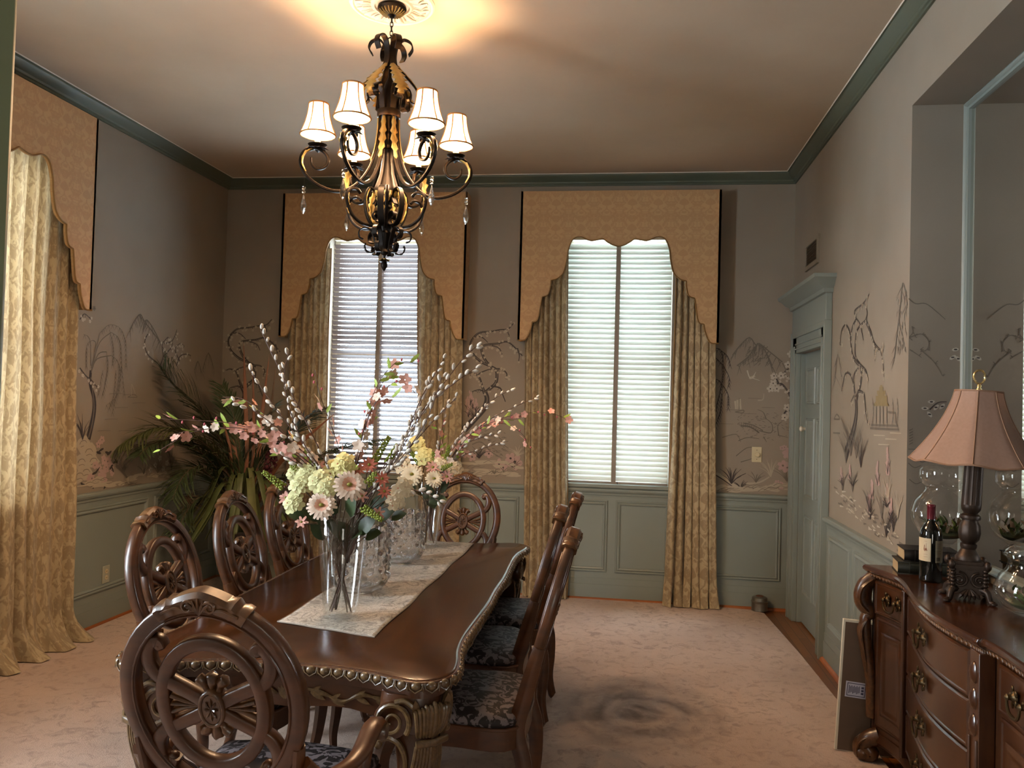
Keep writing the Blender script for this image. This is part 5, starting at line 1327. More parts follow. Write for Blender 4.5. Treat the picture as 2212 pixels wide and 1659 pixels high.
# farther bouquet
for pts, dy in (([(1107, 842), (1070, 860), (1030, 900), (985, 960), (945, 1035)], 0), ([(1158, 858), (1110, 880), (1060, 905), (1000, 955), (948, 1035)], .05), ([(1075, 938), (1040, 945), (1000, 965), (955, 1030)], -.05), ([(1050, 880), (1020, 910), (980, 960), (945, 1030)], .1), ([(965, 870), (958, 910), (948, 970), (938, 1035)], -.02), ([(1085, 955), (1040, 970), (990, 990), (950, 1035)], 0)):
    add_willow(VB, pts, dy, 'pussy willow branch with white catkins in the farther vase', 'pussy willows of the farther vase')
for pts, dy in (([(1232, 908), (1190, 893), (1140, 892), (1080, 905), (1020, 940), (960, 1030)], .1), ([(1142, 968), (1130, 940), (1090, 915), (1040, 925), (990, 965), (955, 1030)], 0), ([(1125, 905), (1070, 910), (1010, 945), (960, 1020)], -.06), ([(962, 905), (957, 950), (945, 1015)], .03), ([(940, 915), (950, 950), (945, 1015)], -.04)):
    add_blossom(VB, pts, dy, 'pink blossom branch in the farther vase, before the wall mural', 'blossom branches of the farther vase', 1)
add_gerbera(VB, 890, 1025, -.08, .054, 'cream', 'cream gerbera at the left of the farther bouquet'); add_gerbera(VB, 938, 1034, -.08, .042, 'cream', 'small cream gerbera low in the farther bouquet')
for px, py, dy, r in ((935, 1010, -.05, .04), (965, 1030, -.05, .038), (972, 1015, 0, .03)): add_daisy(VB, px, py, dy, r, 'pink', 'pink daisy in the farther bouquet', 'pink daisies of the farther bouquet', 9)
for px, py, dy, r, c in ((952, 1002, -.02, .04, 'cream'), (982, 1008, 0, .04, 'cream'), (900, 960, .05, .045, 'lemon'), (870, 1000, .02, .045, 'cream'), (918, 985, 0, .045, 'lemon')): add_cluster(VB, px, py, dy, r, c, 'pale bloom cluster in the farther bouquet', 'pale blooms of the farther bouquet')
for a, b, dy in (((962, 1000), (970, 960), 0), ((955, 1012), (978, 1002), -.06), ((940, 1000), (935, 975), 0), ((905, 1000), (880, 965), 0)): add_berries(VB, a, b, dy, 'green berry spike in the farther bouquet', 'berry spikes of the farther bouquet')
add_foliage(VB, [(925, 1060, -.05, .10, .07), (945, 1075, -.04, .10, .07), (905, 1055, -.03, .09, .06), (935, 1085, -.03, .09, .06), (955, 1050, -.02, .09, .06), (890, 1045, -.02, .08, .05)], 'dark green leaves in the neck of the farther vase')
# ------------------------------------------------------------------ palm and dried grasses in the corner
PX_, PY_ = -2.93, 6.03
pl = thing('palm_arrangement', 'big arrangement of palm fronds, reeds and strap leaves in the back corner', 'plant', (PX_, PY_, 0)); PL_ = (-PX_, -PY_, 0)
RP = random.Random(5)
mb = MB(); mb.lathe([(.12, .012), (.13, .03), (.11, .06), (.15, .16), (.18, .28), (.17, .38), (.13, .46), (.15, .50), (.15, .515), (.13, .51), (.12, .47), (0, .46)], 32); mb.build('urn', flat('dark_urn', '#241e1a', .4, var=.25), pl, smooth=40)
pg = [flat('palm_green', '#3f4d2e', .55, var=.35, scale=12), flat('palm_olive', '#5c6136', .55, var=.3, scale=12), flat('strap_green', '#4c562f', .5, var=.3, scale=10), flat('reed_brown', '#7d5036', .6, var=.3, scale=10), flat('dry_stem', '#5d4a38', .7, var=.3), flat('amaranth_red', '#4a1420', .8, var=.3)]
B0 = V((PX_, PY_, .50))
def frond(pts, L, mi, dens=.010, droop=.35, base=True):
    w = [at(px, py, 1, y) for px, py, y in pts]; c = cr(([B0+V((RP.uniform(-.05, .05), RP.uniform(-.05, .05), 0))] if base else [])+w, 10); n = len(c); mb = MB()
    mb.tube(c, [.007-.0055*i/n for i in range(n)], 6); acc = 0; tot = sum((b-a).length for a, b in zip(c, c[1:])); run = 0
    for i in range(1, n):
        seg = (c[i]-c[i-1]).length; m = max(1, int(seg/dens)); d = (c[i]-c[i-1]).normalized(); side = d.cross(V((0, 0, 1))); side = side.normalized() if side.length > .1 else V((1, 0, 0)); up = side.cross(d)
        for k in range(m):
            run += seg/m; f = run/tot
            if f < .28: continue
            p = c[i-1].lerp(c[i], k/m); ln = L*1.1*(.45+.55*math.sin(PI*min(1, (f-.28)/.72*.85+.15)))*RP.uniform(.8, 1.1)
            for s_ in (-1, 1):
                dv = (d*RP.uniform(.7, 1.0)+side*s_*RP.uniform(.6, .9)+up*RP.uniform(-.05, .3)); q = p
                x = q+dv.normalized()*ln
                if x.x < LW+.04: dv.x *= .15
                if x.y > D-.10: dv.y *= .1
                leaf_pts(mb, q, dv, up, ln, .0125, 1, droop*RP.uniform(.5, 1.3), 4, .3)
    for p in mb.v: p.x = max(p.x, LW+.05+.01*RP.random()); p.y = min(p.y, D-.12-.01*RP.random())
    return mb.build('frond', [pg[4], pg[mi]], pl, loc=PL_, smooth=80)
for a in (([(500, 1000, 6.0), (442, 897, 5.85), (378, 836, 5.7), (345, 797, 5.62)], .30, 0), ([(492, 1020, 5.95), (430, 950, 5.7), (340, 925, 5.4), (256, 965, 5.12)], .26, 1), ([(480, 1030, 5.95), (400, 955, 5.65), (330, 960, 5.35), (300, 985, 5.2)], .22, 0), ([(560, 1000, 6.0), (620, 950, 5.95), (662, 905, 5.9), (705, 880, 5.85)], .22, 0), ([(590, 1050, 6.0), (680, 990, 5.95), (760, 962, 5.9), (838, 948, 5.85)], .24, 0), ([(600, 1060, 6.0), (680, 1030, 5.95), (740, 1030, 5.9), (790, 1060, 5.85)], .20, 0), ([(480, 1060, 5.95), (430, 1010, 5.75), (395, 1030, 5.6), (372, 1080, 5.5)], .24, 0), ([(520, 990, 6.05), (505, 900, 6.1), (478, 830, 6.15)], .24, 0), ([(470, 1090, 5.95), (430, 1075, 5.8), (400, 1110, 5.7), (380, 1160, 5.6)], .22, 0), ([(530, 1000, 6.0), (560, 930, 6.05), (600, 870, 6.1)], .2, 0)):
    frond(*a)
def blade(pts, w, mi, name='reed'):
    wv = [at(px, py, 1, y) for px, py, y in pts]; c = cr([B0+V((RP.uniform(-.06, .06), RP.uniform(-.06, .06), 0))]+wv, 6); n = len(c); mb = MB(); vs = []
    for i, p in enumerate(c):
        f = i/(n-1); k = w*(.6+.4*math.sin(PI*f))*(1 if f < .7 else (1-f)/.3+.03); d = (c[min(i+1, n-1)]-c[max(i-1, 0)]).normalized(); s_ = d.cross((CAM-p).normalized()).normalized(); u = s_.cross(d)
        vs += [p-s_*k/2+u*k*.2, p, p+s_*k/2+u*k*.2]
    mb.add(vs, [q for i in range(n-1) for q in ((i*3, i*3+1, i*3+4, i*3+3), (i*3+1, i*3+2, i*3+5, i*3+4))]); return mb.build(name, pg[mi], pl, loc=PL_, smooth=80, solid=.002)
for a in (([(533, 1000, 6.0), (530, 860, 6.1), (526, 738, 6.2)], .03, 3), ([(556, 1000, 6.0), (568, 880, 6.1), (582, 765, 6.2)], .028, 3), ([(515, 1010, 6.0), (492, 920, 6.05), (469, 838, 6.1)], .028, 3), ([(575, 990, 6.0), (585, 890, 6.05), (596, 788, 6.1)], .022, 4), ([(590, 1020, 6.0), (640, 965, 5.9), (727, 890, 5.8)], .035, 3), ([(545, 1000, 6.0), (548, 880, 6.1), (545, 800, 6.15)], .022, 3), ([(505, 1040, 5.95), (495, 960, 5.95), (478, 900, 5.95)], .024, 3), ([(610, 1040, 6.0), (625, 950, 6.0), (650, 850, 6.0)], .02, 4)): blade(*a)
for k in range(26):
    a = RP.uniform(0, 2*PI); r = RP.uniform(.16, .42); h = RP.uniform(.45, .85); x, y = PX_+r*math.cos(a)*1.1, PY_+r*math.sin(a)*.85-.12
    x = max(x, LW+.08); y = min(y, D-.16); m_ = V(((PX_+x)/2, (PY_+y)/2, .55+h*.55)); e = V((x, y, .40+h*.45)); tip = V((max(PX_+(x-PX_)*1.45, LW+.06), min(PY_+(y-PY_)*1.4, D-.15), .22+h*.45))
    c = cr([B0+V((RP.uniform(-.05, .05), RP.uniform(-.05, .05), -.02)), m_, e, tip], 6); n = len(c); mb = MB(); vs = []
    for i, p in enumerate(c):
        f = i/(n-1); w = .042*(.5+.5*math.sin(PI*(.15+f*.85))); d = (c[min(i+1, n-1)]-c[max(i-1, 0)]).normalized(); s_ = d.cross(V((0, 0, 1))); s_ = s_.normalized() if s_.length > .05 else V((1, 0, 0)); u = s_.cross(d)
        vs += [p-s_*w/2+u*w*.25, p, p+s_*w/2+u*w*.25]
    mb.add(vs, [q for i in range(n-1) for q in ((i*3, i*3+1, i*3+4, i*3+3), (i*3+1, i*3+2, i*3+5, i*3+4))]); mb.build('strap_leaf', pg[2 if k % 3 else 1], pl, loc=PL_, smooth=80, solid=.0015)
mb = MB()
for k in range(60):
    a = RP.uniform(0, 2*PI); s_ = RP.uniform(.15, .5); h = RP.uniform(.5, 1.05); e = V((max(PX_+s_*math.cos(a), LW+.05), min(PY_+s_*.7*math.sin(a), D-.12), .55+h*.7))
    mb.tube(cr([B0+V((RP.uniform(-.06, .06), RP.uniform(-.06, .06), 0)), B0.lerp(e, .5)+V((0, 0, .12)), e], 4), .0022, 4)
tag(mb.build('dry_grass', pg[4], pl, loc=PL_), kind='stuff')
mb = MB(); p0, p1 = at(578, 1030, 1, 5.95), at(598, 935, 1, 5.97)
for i in range(90):
    f = i/90; r = .045*(math.sin(PI*min(1, .2+f*.8)))*math.sqrt(RP.random()); a = RP.uniform(0, 6.3); mb.ball(p0.lerp(p1, f)+V((r*math.cos(a), r*math.sin(a), 0)), RP.uniform(.010, .018), 6, 4)
mb.tube([B0, p0, p1], .004, 5); mb.build('amaranth_plume', pg[5], pl, loc=PL_, smooth=80)
mb = MB(); q0 = at(405, 1075, 1, 5.75)
for i in range(50):
    d = V((RP.uniform(-1, 1), RP.uniform(-1, 1), RP.uniform(-1, .6))).normalized(); mb.tube([q0, q0+d*.05+V((0, 0, -.01)), q0+d*.10+V((RP.uniform(-.02, .02), 0, -.03))], [.003, .002, .001], 4)
mb.tube([B0, q0], .004, 5); mb.build('dried_seed_head', pg[4], pl, loc=PL_)
# ------------------------------------------------------------------ painted chinoiserie mural (part of each wall's paper)
MC = [flat('mural_ink', '#3b3433', .7, var=.1), flat('mural_grey', '#6c645a', .7, var=.1), flat('mural_pale', '#aca18e', .7, var=.06), flat('mural_pink', '#ae938c', .7, var=.1), flat('mural_white', '#b9b1a3', .7, var=.05), flat('mural_gold', '#897a57', .7, var=.1)]
RM = random.Random(21)
class Mural:
    def __init__(s, ax, val, nrm, sx=1.0): s.sx = sx; s.ax, s.val, s.n, s.mb, s.k = ax, val, V(nrm), MB(), 0
    def P(s, q):
        return at(q[0], q[1], s.ax, s.val)
    def off(s): s.k += 1; return s.n*(.0006+.0000035*(s.k % 600))
    def line(s, pts, w0, w1=None, mi=0, smooth=4):
        w1 = w0 if w1 is None else w1; c = [s.P(q) for q in pts]; c = cr(c, smooth) if len(c) > 2 else c; n = len(c); o = s.off(); vs = []
        for i, p in enumerate(c):
            d = c[min(i+1, n-1)]-c[max(i-1, 0)]; sd = d.cross(s.n); sd = sd.normalized() if sd.length > 1e-9 else V((0, 0, 1)); w = w0+(w1-w0)*i/(n-1)
            vs += [p-sd*w/2+o, p+sd*w/2+o]
        s.mb.add(vs, [(i*2, i*2+1, i*2+3, i*2+2) for i in range(n-1)], mi)
    def blob(s, c, rx, rz, mi, n=8, jit=.25, rot=0.0):
        p = s.P(c) if len(c) == 2 else V(c); U = s.n.cross(V((0, 0, 1))).normalized(); o = s.off(); vs = []
        for i in range(n):
            a = 2*PI*i/n; k = 1+RM.uniform(-jit, jit); x, z = rx*k*math.cos(a), rz*k*math.sin(a)
            vs.append(p+U*(x*math.cos(rot)-z*math.sin(rot))+V((0, 0, x*math.sin(rot)+z*math.cos(rot)))+o)
        s.mb.add(vs, [tuple(range(n))], mi)
    def flower(s, c, r, mi=3, eye=0):
        p = s.P(c); U = s.n.cross(V((0, 0, 1))).normalized(); a0 = RM.uniform(0, 6)
        for i in range(5):
            a = a0+2*PI*i/5; s.blob(p+U*r*.6*math.cos(a)+V((0, 0, r*.6*math.sin(a))), r*.55, r*.42, mi, 7, .12, a)
        s.blob(p, r*.22, r*.22, eye, 6, .1)
    def branch(s, pts, w0, w1, bl=None, dens=1, twist=True):
        """twisted bough with twigs and small blossoms"""
        s.line(pts, w0, w1, 0)
        if twist and w0 > .008: s.line([(x+s.sx*RM.uniform(-1.5, 1.5), y+RM.uniform(-1, 1)) for x, y in pts], w0*.3, w1*.3, 1)
        c = cr([(x, y, 0) for x, y in pts], 5)
        for i in range(2, len(c)):
            if RM.random() < .35*dens:
                a = RM.uniform(0, 6.3); L = RM.uniform(6, 14); q = (c[i].x+s.sx*L*.7*math.cos(a), c[i].y+L*abs(math.sin(a))*.8)
                s.line([(c[i].x, c[i].y), q], .004, .002, 0)
                if bl is not None: s.flower((q[0], q[1]), RM.uniform(.008, .012), bl, 1)
            elif bl is not None and RM.random() < .3*dens: s.flower((c[i].x+s.sx*RM.uniform(-5, 5), c[i].y+RM.uniform(-5, 5)), RM.uniform(.007, .011), bl, 1)
    def willow(s, pts, L=9, step=5, mi=1, w=.004):
        s.line(pts, w, w*.6, mi); c = cr([(x, y, 0) for x, y in pts], 6); acc = 0
        for a, b in zip(c, c[1:]):
            acc += (b-a).length
            if acc > step:
                acc = 0
                for g in (-1, 1): s.line([(b.x, b.y), (b.x+s.sx*g*L*.42+s.sx*RM.uniform(-1, 1), b.y+L)], .005, .0012, mi)
    def mountain(s, pts, mi=1):
        s.line(pts, .010, .008, mi, 3); c = cr([(x, y, 0) for x, y in pts], 5)
        for p in c:
            if RM.random() < .75:
                L = RM.uniform(8, 30); sl = RM.uniform(-.5, .5); s.line([(p.x, p.y+2), (p.x+L*sl*.5, p.y+L*.5), (p.x+L*sl, p.y+L)], .007, .002, mi)
    def grass(s, c, n, L, mi=0, spread=1.0):
        for i in range(n):
            a = RM.uniform(-.9, .9)*spread; l = L*RM.uniform(.6, 1.1); s.line([c, (c[0]+s.sx*l*.5*math.sin(a), c[1]-l*.6*math.cos(a)), (c[0]+s.sx*l*math.sin(a*1.3), c[1]-l*math.cos(a))], .007, .0015, mi)
    def ground(s, x0, x1, y, h, mi=2, n=14):
        for i in range(n):
            x = RM.uniform(x0, x1); p = s.P((x, y-RM.uniform(0, h))); s.blob(p, RM.uniform(.03, .09), RM.uniform(.006, .016), mi, 9, .3)
        for i in range(n//2):
            x = RM.uniform(x0, x1); yy = y-RM.uniform(0, h); s.line([(x-14, yy+3), (x-4, yy-2), (x+6, yy+1), (x+15, yy-1)], .004, .002, 1)
    def spire(s, c, h, mi=3):
        for i in range(9): s.blob(s.P((c[0]+s.sx*RM.uniform(-3, 3), c[1]-h*i/9)), .013/s.sx*(1-.06*i), .014, mi, 6, .3)
        s.grass((c[0], c[1]+4), 6, h*.55, 0, .6)
    def done(s, wall): 
        o = s.mb.build('mural', MC, wall, smooth=0); o['label'] = 'painted mural of trees, hills and flowers'; return o
EPS = .0012
# left wall
m = Mural(0, LW+EPS, (1, 0, 0), .7)
m.line([(190, 948), (196, 925), (203, 890), (203, 860), (195, 830), (196, 800)], .05, .022, 0); m.line([(191, 946), (199, 915), (203, 880), (200, 845), (196, 815)], .012, .008, 1)
for p in ([(197, 805), (205, 770), (215, 720), (235, 702), (258, 708), (270, 735), (272, 790)], [(199, 790), (215, 740), (240, 718), (258, 735), (262, 790), (268, 850)], [(197, 800), (210, 775), (240, 768), (256, 785), (255, 830), (243, 890)], [(197, 802), (212, 765), (230, 760), (232, 800), (222, 850)], [(197, 795), (207, 745), (200, 735), (188, 745), (186, 790)], [(196, 790), (195, 740), (188, 725), (180, 722)]):
    m.line(p[:3], .009, .006, 1); m.willow(p[2:], 11, 5)
for p in ([(236, 712), (244, 750), (243, 790)], [(262, 790), (254, 850), (230, 875)], [(250, 800), (246, 850), (236, 880)], [(222, 800), (212, 850)]): m.willow(p, 11, 5)
m.branch([(172, 795), (185, 812), (198, 822), (208, 835)], .012, .006, 4, 1.4); m.branch([(172, 690), (182, 678), (196, 690)], .010, .005, 4, 1.2); m.flower((203, 666), .016, 1)
m.mountain([(280, 712), (292, 690), (303, 679), (312, 695), (330, 718), (345, 738)]); m.mountain([(312, 695), (318, 692), (332, 712), (346, 740)])
for p in ([(345, 790), (352, 770), (350, 745), (362, 728)], [(352, 770), (370, 750), (372, 740)], [(380, 790), (388, 770), (400, 765), (412, 768)], [(340, 785), (318, 765), (312, 740), (318, 722)], [(355, 742), (372, 736), (382, 712)], [(388, 780), (378, 755), (390, 742), (398, 748)]): m.branch(p, .012, .005, 4, 1.3)
m.mountain([(420, 800), (427, 780), (434, 800)]); m.mountain([(438, 798), (450, 762), (462, 798)])
for x, y in ((280, 852), (262, 880), (240, 905), (225, 930), (205, 980), (300, 870), (250, 850), (270, 930)): m.line([(x-14, y+1), (x, y), (x+14, y+.5)], .003, .002, 1)
m.line([(276, 858), (288, 852), (296, 858), (276, 858)], .004, .004, 1); m.line([(284, 855), (284, 830), (292, 850)], .003, .003, 2)
for c, r in (((180, 960), .07), ((192, 978), .08), ((176, 1000), .07), ((202, 998), .055), ((186, 1022), .06), ((172, 1030), .05)): m.blob(c, r, r*.8, 2, 10, .2); m.line([(c[0]-8, c[1]), (c[0]-4, c[1]-7), (c[0]+4, c[1]-8), (c[0]+8, c[1]-2)], .005, .003, 1); m.line([(c[0]-6, c[1]+6), (c[0]+2, c[1]+3), (c[0]+7, c[1]+6)], .004, .002, 1)
m.grass((178, 950), 9, 55, 0, .8)
for c, r in (((218, 955), .05), ((222, 992), .05), ((238, 1000), .055), ((222, 1030), .075), ((200, 1035), .06), ((210, 1008), .05), ((246, 1022), .04), ((232, 1015), .05)): [m.flower((c[0]+RM.uniform(-6, 6), c[1]+RM.uniform(-7, 7)), r*.5, 3, 1) for _ in range(3)]
for c in ((178, 1042), (206, 1018), (240, 1012), (228, 1050), (212, 1046), (236, 980), (214, 975), (200, 1048), (248, 1000)): [m.blob((c[0]+RM.uniform(-4, 4), c[1]+RM.uniform(-5, 5)), .026, .009, 0, 7, .2, RM.uniform(-1, 1)) for _ in range(2)]
m.line([(250, 1005), (265, 1020), (280, 1040)], .02, .012, 1); m.grass((268, 1020), 14, 26, 1); m.grass((262, 1010), 8, 24, 1)
m.ground(175, 300, 1050, 18); m.ground(300, 400, 1030, 14)
for c in ((335, 1005), (345, 990), (352, 1012), (325, 1015), (360, 1000), (332, 975)): m.flower(c, .022, 4, 1)
m.grass((340, 1022), 16, 30, 1); m.grass((370, 1015), 12, 60, 1, .5); m.grass((310, 1024), 8, 22, 1)
m.done(wall_left)
# back wall
m = Mural(1, D-EPS, (0, -1, 0))
TRUNK = [(1001, 935), (1022, 905), (1040, 885), (1052, 862), (1048, 845)]
def bonsai(dx, dy, flip=1, x0=1050):
    f = lambda pts: [(x0+(x-1050)*flip+dx, y+dy) for x, y in pts]
    m.branch(f([(1003, 928), (1030, 900), (1047, 880), (1052, 860), (1046, 845)]), .055, .035, None, 0)
    m.branch(f([(1048, 848), (1060, 838), (1072, 825), (1072, 800), (1058, 790), (1045, 772), (1040, 752), (1050, 745), (1075, 742), (1095, 738), (1112, 750), (1128, 768)]), .030, .010, 2, 1)
    m.branch(f([(1046, 846), (1040, 830), (1035, 815), (1022, 805), (1012, 808)]), .024, .008, 2, .8); m.branch(f([(1036, 818), (1034, 808), (1050, 800), (1062, 797)]), .014, .008, 2, .8)
    m.branch(f([(1058, 790), (1040, 782), (1022, 765), (1016, 745), (1024, 728), (1038, 718), (1060, 716), (1080, 712), (1098, 710), (1110, 698)]), .022, .008, 2, 1)
    m.branch(f([(1024, 728), (1040, 728), (1054, 740)]), .012, .006, 2, 1); m.branch(f([(1070, 797), (1085, 798), (1095, 808), (1092, 818)]), .014, .007, 2, 1.2)
    m.branch(f([(1062, 746), (1078, 752), (1085, 765)]), .012, .006, 2, 1.2); m.branch(f([(1095, 712), (1100, 725)]), .01, .005, 2, 1); m.branch(f([(1060, 834), (1080, 838), (1085, 850), (1092, 868)]), .014, .007, None, 1)
    m.branch(f([(1044, 846), (1035, 842), (1020, 846)]), .014, .007, None, 1); m.branch(f([(1118, 752), (1122, 768), (1120, 780)]), .012, .006, 2, 1.2)
bonsai(0, 0)
bonsai(-523, -8, 1)
for x0 in (1000, 475):
    for c in ((1010, 870), (1022, 868), (1016, 858), (1028, 875), (1012, 885)): m.spire((c[0]-1000+x0, c[1]+12), 26, 3)
    m.grass((1025-1000+x0, 905), 10, 30, 0)
m.grass((1035, 990), 9, 30, 0, 1.2); m.grass((1034, 988), 6, 22, 0, 1.4)
for c in ((1006, 980), (1020, 987), (1056, 980)): m.flower(c, .035, 3)
for c, r in (((1112, 998), .06), ((1103, 990), .045), ((1078, 1002), .04), ((1087, 1010), .035)): m.flower(c, r, 3)
m.grass((1112, 1012), 7, 22, 0, 1.2)
for p in ([(1040, 945), (1060, 935), (1078, 945), (1090, 958)], [(1060, 962), (1080, 958), (1098, 968)], [(1020, 960), (1040, 955), (1060, 975), (1085, 990)]): m.line(p, .009, .004, 1)
for i in range(60): x, y = RM.uniform(1030, 1095), RM.uniform(925, 985); m.line([(x, y), (x+RM.uniform(3, 9), y+RM.uniform(-4, 4))], .006, .002, 1)
m.ground(1000, 1122, 1030, 34, 2, 30); m.grass((1018, 1026), 8, 12, 1); m.grass((1068, 1024), 8, 12, 1); m.grass((1088, 1020), 6, 12, 1); m.grass((1118, 985), 14, 22, 2, 1.4)
m.ground(495, 620, 1020, 30, 2, 20)
# right of the white window
m.mountain([(1582, 768), (1600, 745), (1619, 729), (1632, 745), (1640, 742), (1665, 762), (1690, 782)], 1); m.mountain([(1592, 790), (1615, 772), (1630, 752), (1640, 742), (1655, 762), (1668, 790)], 1)
for i in range(70): x = RM.uniform(1605, 1665); y = RM.uniform(745, 785); m.line([(x, y), (x-RM.uniform(2, 8), y+RM.uniform(2, 8))], .007, .002, 1)
for p in ([(1540, 752), (1558, 758), (1562, 800), (1560, 830)], [(1558, 758), (1572, 770), (1577, 790)], [(1545, 772), (1562, 790), (1575, 815), (1574, 835)], [(1540, 818), (1558, 828), (1550, 870), (1542, 910)], [(1558, 828), (1572, 850), (1573, 880)], [(1560, 850), (1556, 890), (1545, 920)]): m.willow(p, 10, 5, 0, .006)
m.blob((1625, 815), .03, .012, 2, 7, .2, -.4); m.line([(1614, 800), (1619, 815), (1626, 817), (1641, 822)], .010, .003, 4); m.line([(1626, 816), (1633, 803)], .010, .002, 4)
m.line([(1637, 865), (1648, 863), (1650, 850)], .008, .003, 2); m.line([(1588, 890), (1604, 892), (1606, 886), (1588, 890)], .006, .006, 1)
for k in range(3): m.line([(1588+k*5, 866-k*2), (1590+k*5, 884)], .016, .014, 2)
m.line([(1597, 860), (1596, 886)], .004, .004, 1)
for p in ([(1712, 872), (1704, 850), (1692, 832), (1682, 828), (1668, 832)], [(1682, 828), (1676, 815)], [(1704, 850), (1712, 830), (1708, 822), (1695, 808), (1700, 798), (1714, 795)], [(1712, 880), (1698, 888), (1690, 900)], [(1709, 825), (1715, 812)]): m.branch(p, .016, .008, 4, 1.6)
for c in ((1664, 840), (1670, 828), (1672, 812), (1687, 812), (1678, 840), (1702, 788), (1708, 765), (1695, 902), (1706, 895), (1700, 880)): m.flower(c, .026, 4, 0)
m.line([(1600, 920), (1620, 922), (1640, 935)], .012, .01, 1); m.line([(1606, 914), (1626, 918), (1648, 930)], .006, .006, 1)
for k in range(9): m.line([(1602+k*4.4, 912+k*k*.22), (1602+k*4.4, 922+k*k*.18)], .004, .004, 1)
for p in ([(1640, 930), (1665, 935), (1668, 918), (1655, 905), (1640, 908)], [(1655, 905), (1648, 890), (1636, 885)], [(1682, 940), (1680, 920), (1690, 910)], [(1560, 945), (1590, 938), (1600, 955)], [(1595, 952), (1615, 945), (1640, 948)], [(1590, 985), (1612, 968), (1630, 966)], [(1600, 998), (1625, 990), (1632, 980)], [(1650, 945), (1656, 955)], [(1680, 940), (1702, 945)]): m.line(p, .007, .003, 1)
for i in range(90): x, y = RM.uniform(1590, 1700), RM.uniform(890, 950); m.line([(x, y), (x+RM.uniform(2, 7), y+RM.uniform(-3, 3))], .004, .002, 1)
for x, y in ((1580, 885), (1570, 915), (1630, 860), (1620, 893), (1660, 880)): m.line([(x-14, y), (x+14, y+1)], .003, .002, 1)
m.line([(1540, 1022), (1560, 1030), (1580, 1045), (1608, 1058)], .035, .018, 2); m.line([(1542, 1024), (1562, 1036), (1584, 1052)], .01, .006, 0); m.grass((1580, 1045), 18, 36, 0); m.grass((1600, 1055), 10, 20, 0)
m.line([(1612, 1045), (1640, 1042), (1662, 1030)], .016, .01, 2); m.grass((1633, 1042), 12, 24, 1); m.grass((1665, 1030), 14, 40, 2, .9); m.grass((1700, 1040), 12, 36, 1)
for c, r in (((1700, 985), .06), ((1696, 1005), .065), ((1708, 975), .05), ((1676, 1040), .035), ((1686, 1048), .03), ((1692, 972), .03)): [m.flower((c[0]+RM.uniform(-5, 5), c[1]+RM.uniform(-6, 6)), r*.6, 3, 1) for _ in range(2)]
m.ground(1545, 1705, 1060, 14, 2, 26)
m.done(wall_back)
# right wall
m = Mural(0, RW-EPS, (-1, 0, 0), .42)
m.branch([(1826, 985), (1836, 955), (1846, 920), (1850, 885), (1848, 860)], .085, .035, None, .2)
for p, a, b in (([(1849, 865), (1855, 845), (1861, 815), (1858, 790), (1848, 772), (1848, 735), (1852, 712), (1870, 692)], .035, .014), ([(1849, 865), (1845, 835), (1845, 810), (1855, 795)], .025, .012), ([(1846, 840), (1838, 810), (1826, 808), (1818, 845)], .018, .008), ([(1856, 788), (1843, 770), (1838, 735), (1842, 705), (1850, 688), (1846, 672), (1865, 655), (1878, 635)], .022, .007), ([(1850, 688), (1858, 700), (1866, 735)], .012, .006), ([(1870, 692), (1880, 715), (1888, 740), (1902, 755), (1908, 745)], .022, .008), ([(1870, 692), (1874, 675), (1868, 655)], .012, .006), ([(1858, 788), (1870, 800), (1874, 815)], .018, .007), ([(1855, 845), (1866, 850), (1870, 880), (1874, 912)], .018, .006), ([(1838, 722), (1828, 702), (1818, 715), (1815, 745)], .014, .006), ([(1902, 755), (1908, 790), (1909, 808)], .012, .005), ([(1845, 855), (1838, 868)], .014, .007), ([(1888, 740), (1890, 780)], .009, .004)): m.branch(p, a, b, 2, .9)
m.mountain([(1932, 775), (1938, 720), (1945, 660), (1950, 612), (1956, 630), (1960, 660)], 1); m.mountain([(1804, 820), (1810, 765), (1818, 815)], 1)
for i in range(40): x = RM.uniform(1938, 1958); y = RM.uniform(640, 760); m.line([(x, y), (x+RM.uniform(-3, 3), y+RM.uniform(5, 16))], .008, .003, 1)
# pagoda
for p in ([(1888, 875), (1904, 852), (1920, 875), (1888, 875)], [(1893, 878), (1893, 915)], [(1901, 878), (1901, 915)], [(1908, 878), (1908, 915)], [(1916, 878), (1916, 915)], [(1882, 918), (1940, 920)], [(1918, 890), (1935, 892), (1935, 915)], [(1880, 925), (1942, 928)]): m.line(p, .012, .010, 1 if p[0][1] > 876 else 5, 1)
for y, w in ((853, 7), (848, 9), (840, 4), (836, 2)): m.line([(1904-w, y), (1904+w, y)], .02, .02, 5)
for y in (858, 864, 870): m.line([(1892, y), (1917, y)], .016, .016, 5)
for x in (1885, 1928, 1938): m.willow([(x, 860), (x+2, 890), (x-1, 915)], 9, 6, 1)
for y, x in ((940, 1900), (948, 1925), (960, 1910), (935, 1935)): m.line([(x-12, y), (x+12, y+1)], .006, .004, 2)
m.line([(1800, 935), (1815, 936)], .01, .01, 1); m.line([(1802, 905), (1808, 895), (1814, 905), (1802, 905)], .01, .01, 1)
for c, h in (((1918, 1020), 55), ((1896, 1045), 50), ((1918, 1085), 40), ((1884, 1075), 40), ((1878, 1110), 45), ((1925, 1120), 45), ((1818, 1040), 30), ((1836, 1030), 26)): m.spire(c, h, 3)
for x, y, n_, L in ((1820, 1062, 10, 46), (1842, 1062, 10, 48), (1838, 985, 16, 90), (1850, 990, 16, 80), (1880, 1115, 14, 60), (1918, 1090, 14, 60), (1930, 1150, 14, 60), (1915, 1160, 12, 60), (1860, 1010, 14, 70), (1940, 1120, 10, 60), (1828, 1000, 10, 70), (1905, 1120, 10, 60)): m.grass((x, y), n_, L, RM.choice((0, 1, 2)), .6)
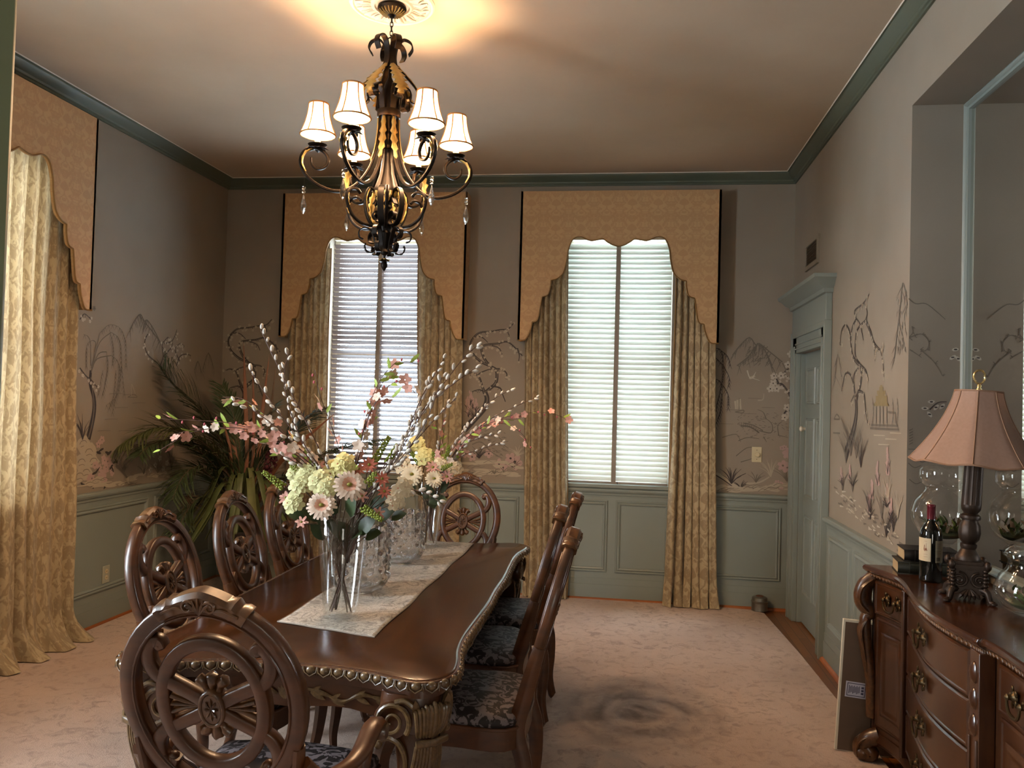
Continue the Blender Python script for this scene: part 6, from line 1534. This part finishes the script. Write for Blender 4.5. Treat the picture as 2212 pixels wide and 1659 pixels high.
for c in ((1822, 1050), (1843, 1050), (1916, 1095), (1880, 1120), (1926, 1130), (1918, 1150)): m.grass(c, 8, 28, 0, 1.3)
for i in range(80): x = RM.uniform(1800, 1948); y0_ = 1085+(x-1800)*.75; y = y0_-RM.uniform(0, 40); m.line([(x, y), (x+RM.uniform(3, 9), y+RM.uniform(0, 7))], .012, .004, RM.choice((1, 2, 4)))
m.done(wall_right)
# far side of the alcove
m = Mural(1, AY1-EPS, (0, -1, 0))
m.line([(1963, 645), (1978, 656), (2000, 656), (2025, 675), (2042, 690)], .005, .003, 1)
for p in ([(1964, 730), (1975, 725), (1992, 722), (2006, 738), (2002, 755), (1988, 760)], [(1970, 705), (1972, 718), (1964, 728)], [(1988, 755), (2005, 770), (2020, 785), (2036, 812)], [(1965, 755), (1985, 768)]): m.line(p, .005, .003, 1); [m.line([(x, y), (x+RM.uniform(3, 8), y+RM.uniform(-6, 6))], .004, .002, 1) for x, y in p for _ in range(3)]
for c in ((2064, 755), (2058, 772), (2070, 775), (2012, 868), (1998, 882), (2008, 895), (2022, 880), (2035, 878)): m.blob(c, .016, .008, 4, 7, .1, RM.uniform(-1, 1)); m.blob(c, .008, .004, 0, 6, .1)
m.line([(2008, 885), (2025, 870), (2045, 868)], .006, .003, 0)
for p in ([(1962, 970), (2000, 972)], [(1962, 1000), (1975, 1010), (1990, 1005)], [(1975, 985), (1990, 998), (2000, 995)], [(1964, 1035), (1978, 1045), (1992, 1040)]): m.line(p, .004, .003, 1)
for k in range(6): m.line([(1964, 930+k*6), (1972, 926+k*6)], .004, .003, 1)
m.done(wall_right)
# ------------------------------------------------------------------ light
w = bpy.data.worlds.new('daylight'); SC.world = w; w.use_nodes = True
bg = w.node_tree.nodes['Background']; bg.inputs[0].default_value = (.76, .89, 1.0, 1); bg.inputs[1].default_value = SKY
def area(name, loc, rot, sx, sy, power, col):
    l = bpy.data.lights.new(name, 'AREA'); l.shape = 'RECTANGLE'; l.size = sx; l.size_y = sy; l.energy = power; l.color = col
    o = bpy.data.objects.new(name, l); COL.objects.link(o); o.location = loc; o.rotation_euler = rot; return o
area('assumed_hall_fill', (.95, -2.9, 1.45), (PI/2, 0, .05), .9, 1.5, HALL_FILL, (1.0, .94, .82))  # assumed lamp in the windowless hall, added to light the alcove side
area('assumed_low_sun_at_side_window', (LW-1.7, 3.55, 3.0), V((-1, -.22, .62)).to_track_quat('Z', 'Y').to_euler(), 1.3, 1.3, SUN, (1, .84, .58))  # area lamp for an assumed sun, added to make the drawn curtain glow
if NEAR_FILL: area('fill_at_assumed_window', (LW-.35, 1.6, 2.0), V((-1, 0, .1)).to_track_quat('Z', 'Y').to_euler(), .9, 2.0, NEAR_FILL, (.95, .97, 1.0))  # added lamp outside the assumed window, brightens the right wall
SC.view_settings.view_transform = 'Standard'; SC.view_settings.look = 'None'; SC.view_settings.gamma = 1.0
SC.view_settings.use_curve_mapping = False; SC.view_settings.exposure = EXPO
SC.cycles.use_denoising = True
SC.cycles.max_bounces = 16; SC.cycles.diffuse_bounces = 4; SC.cycles.transparent_max_bounces = 24; SC.cycles.transmission_bounces = 14; SC.cycles.glossy_bounces = 4
SC.cycles.sample_clamp_indirect = 6; SC.cycles.caustics_reflective = False; SC.cycles.caustics_refractive = True
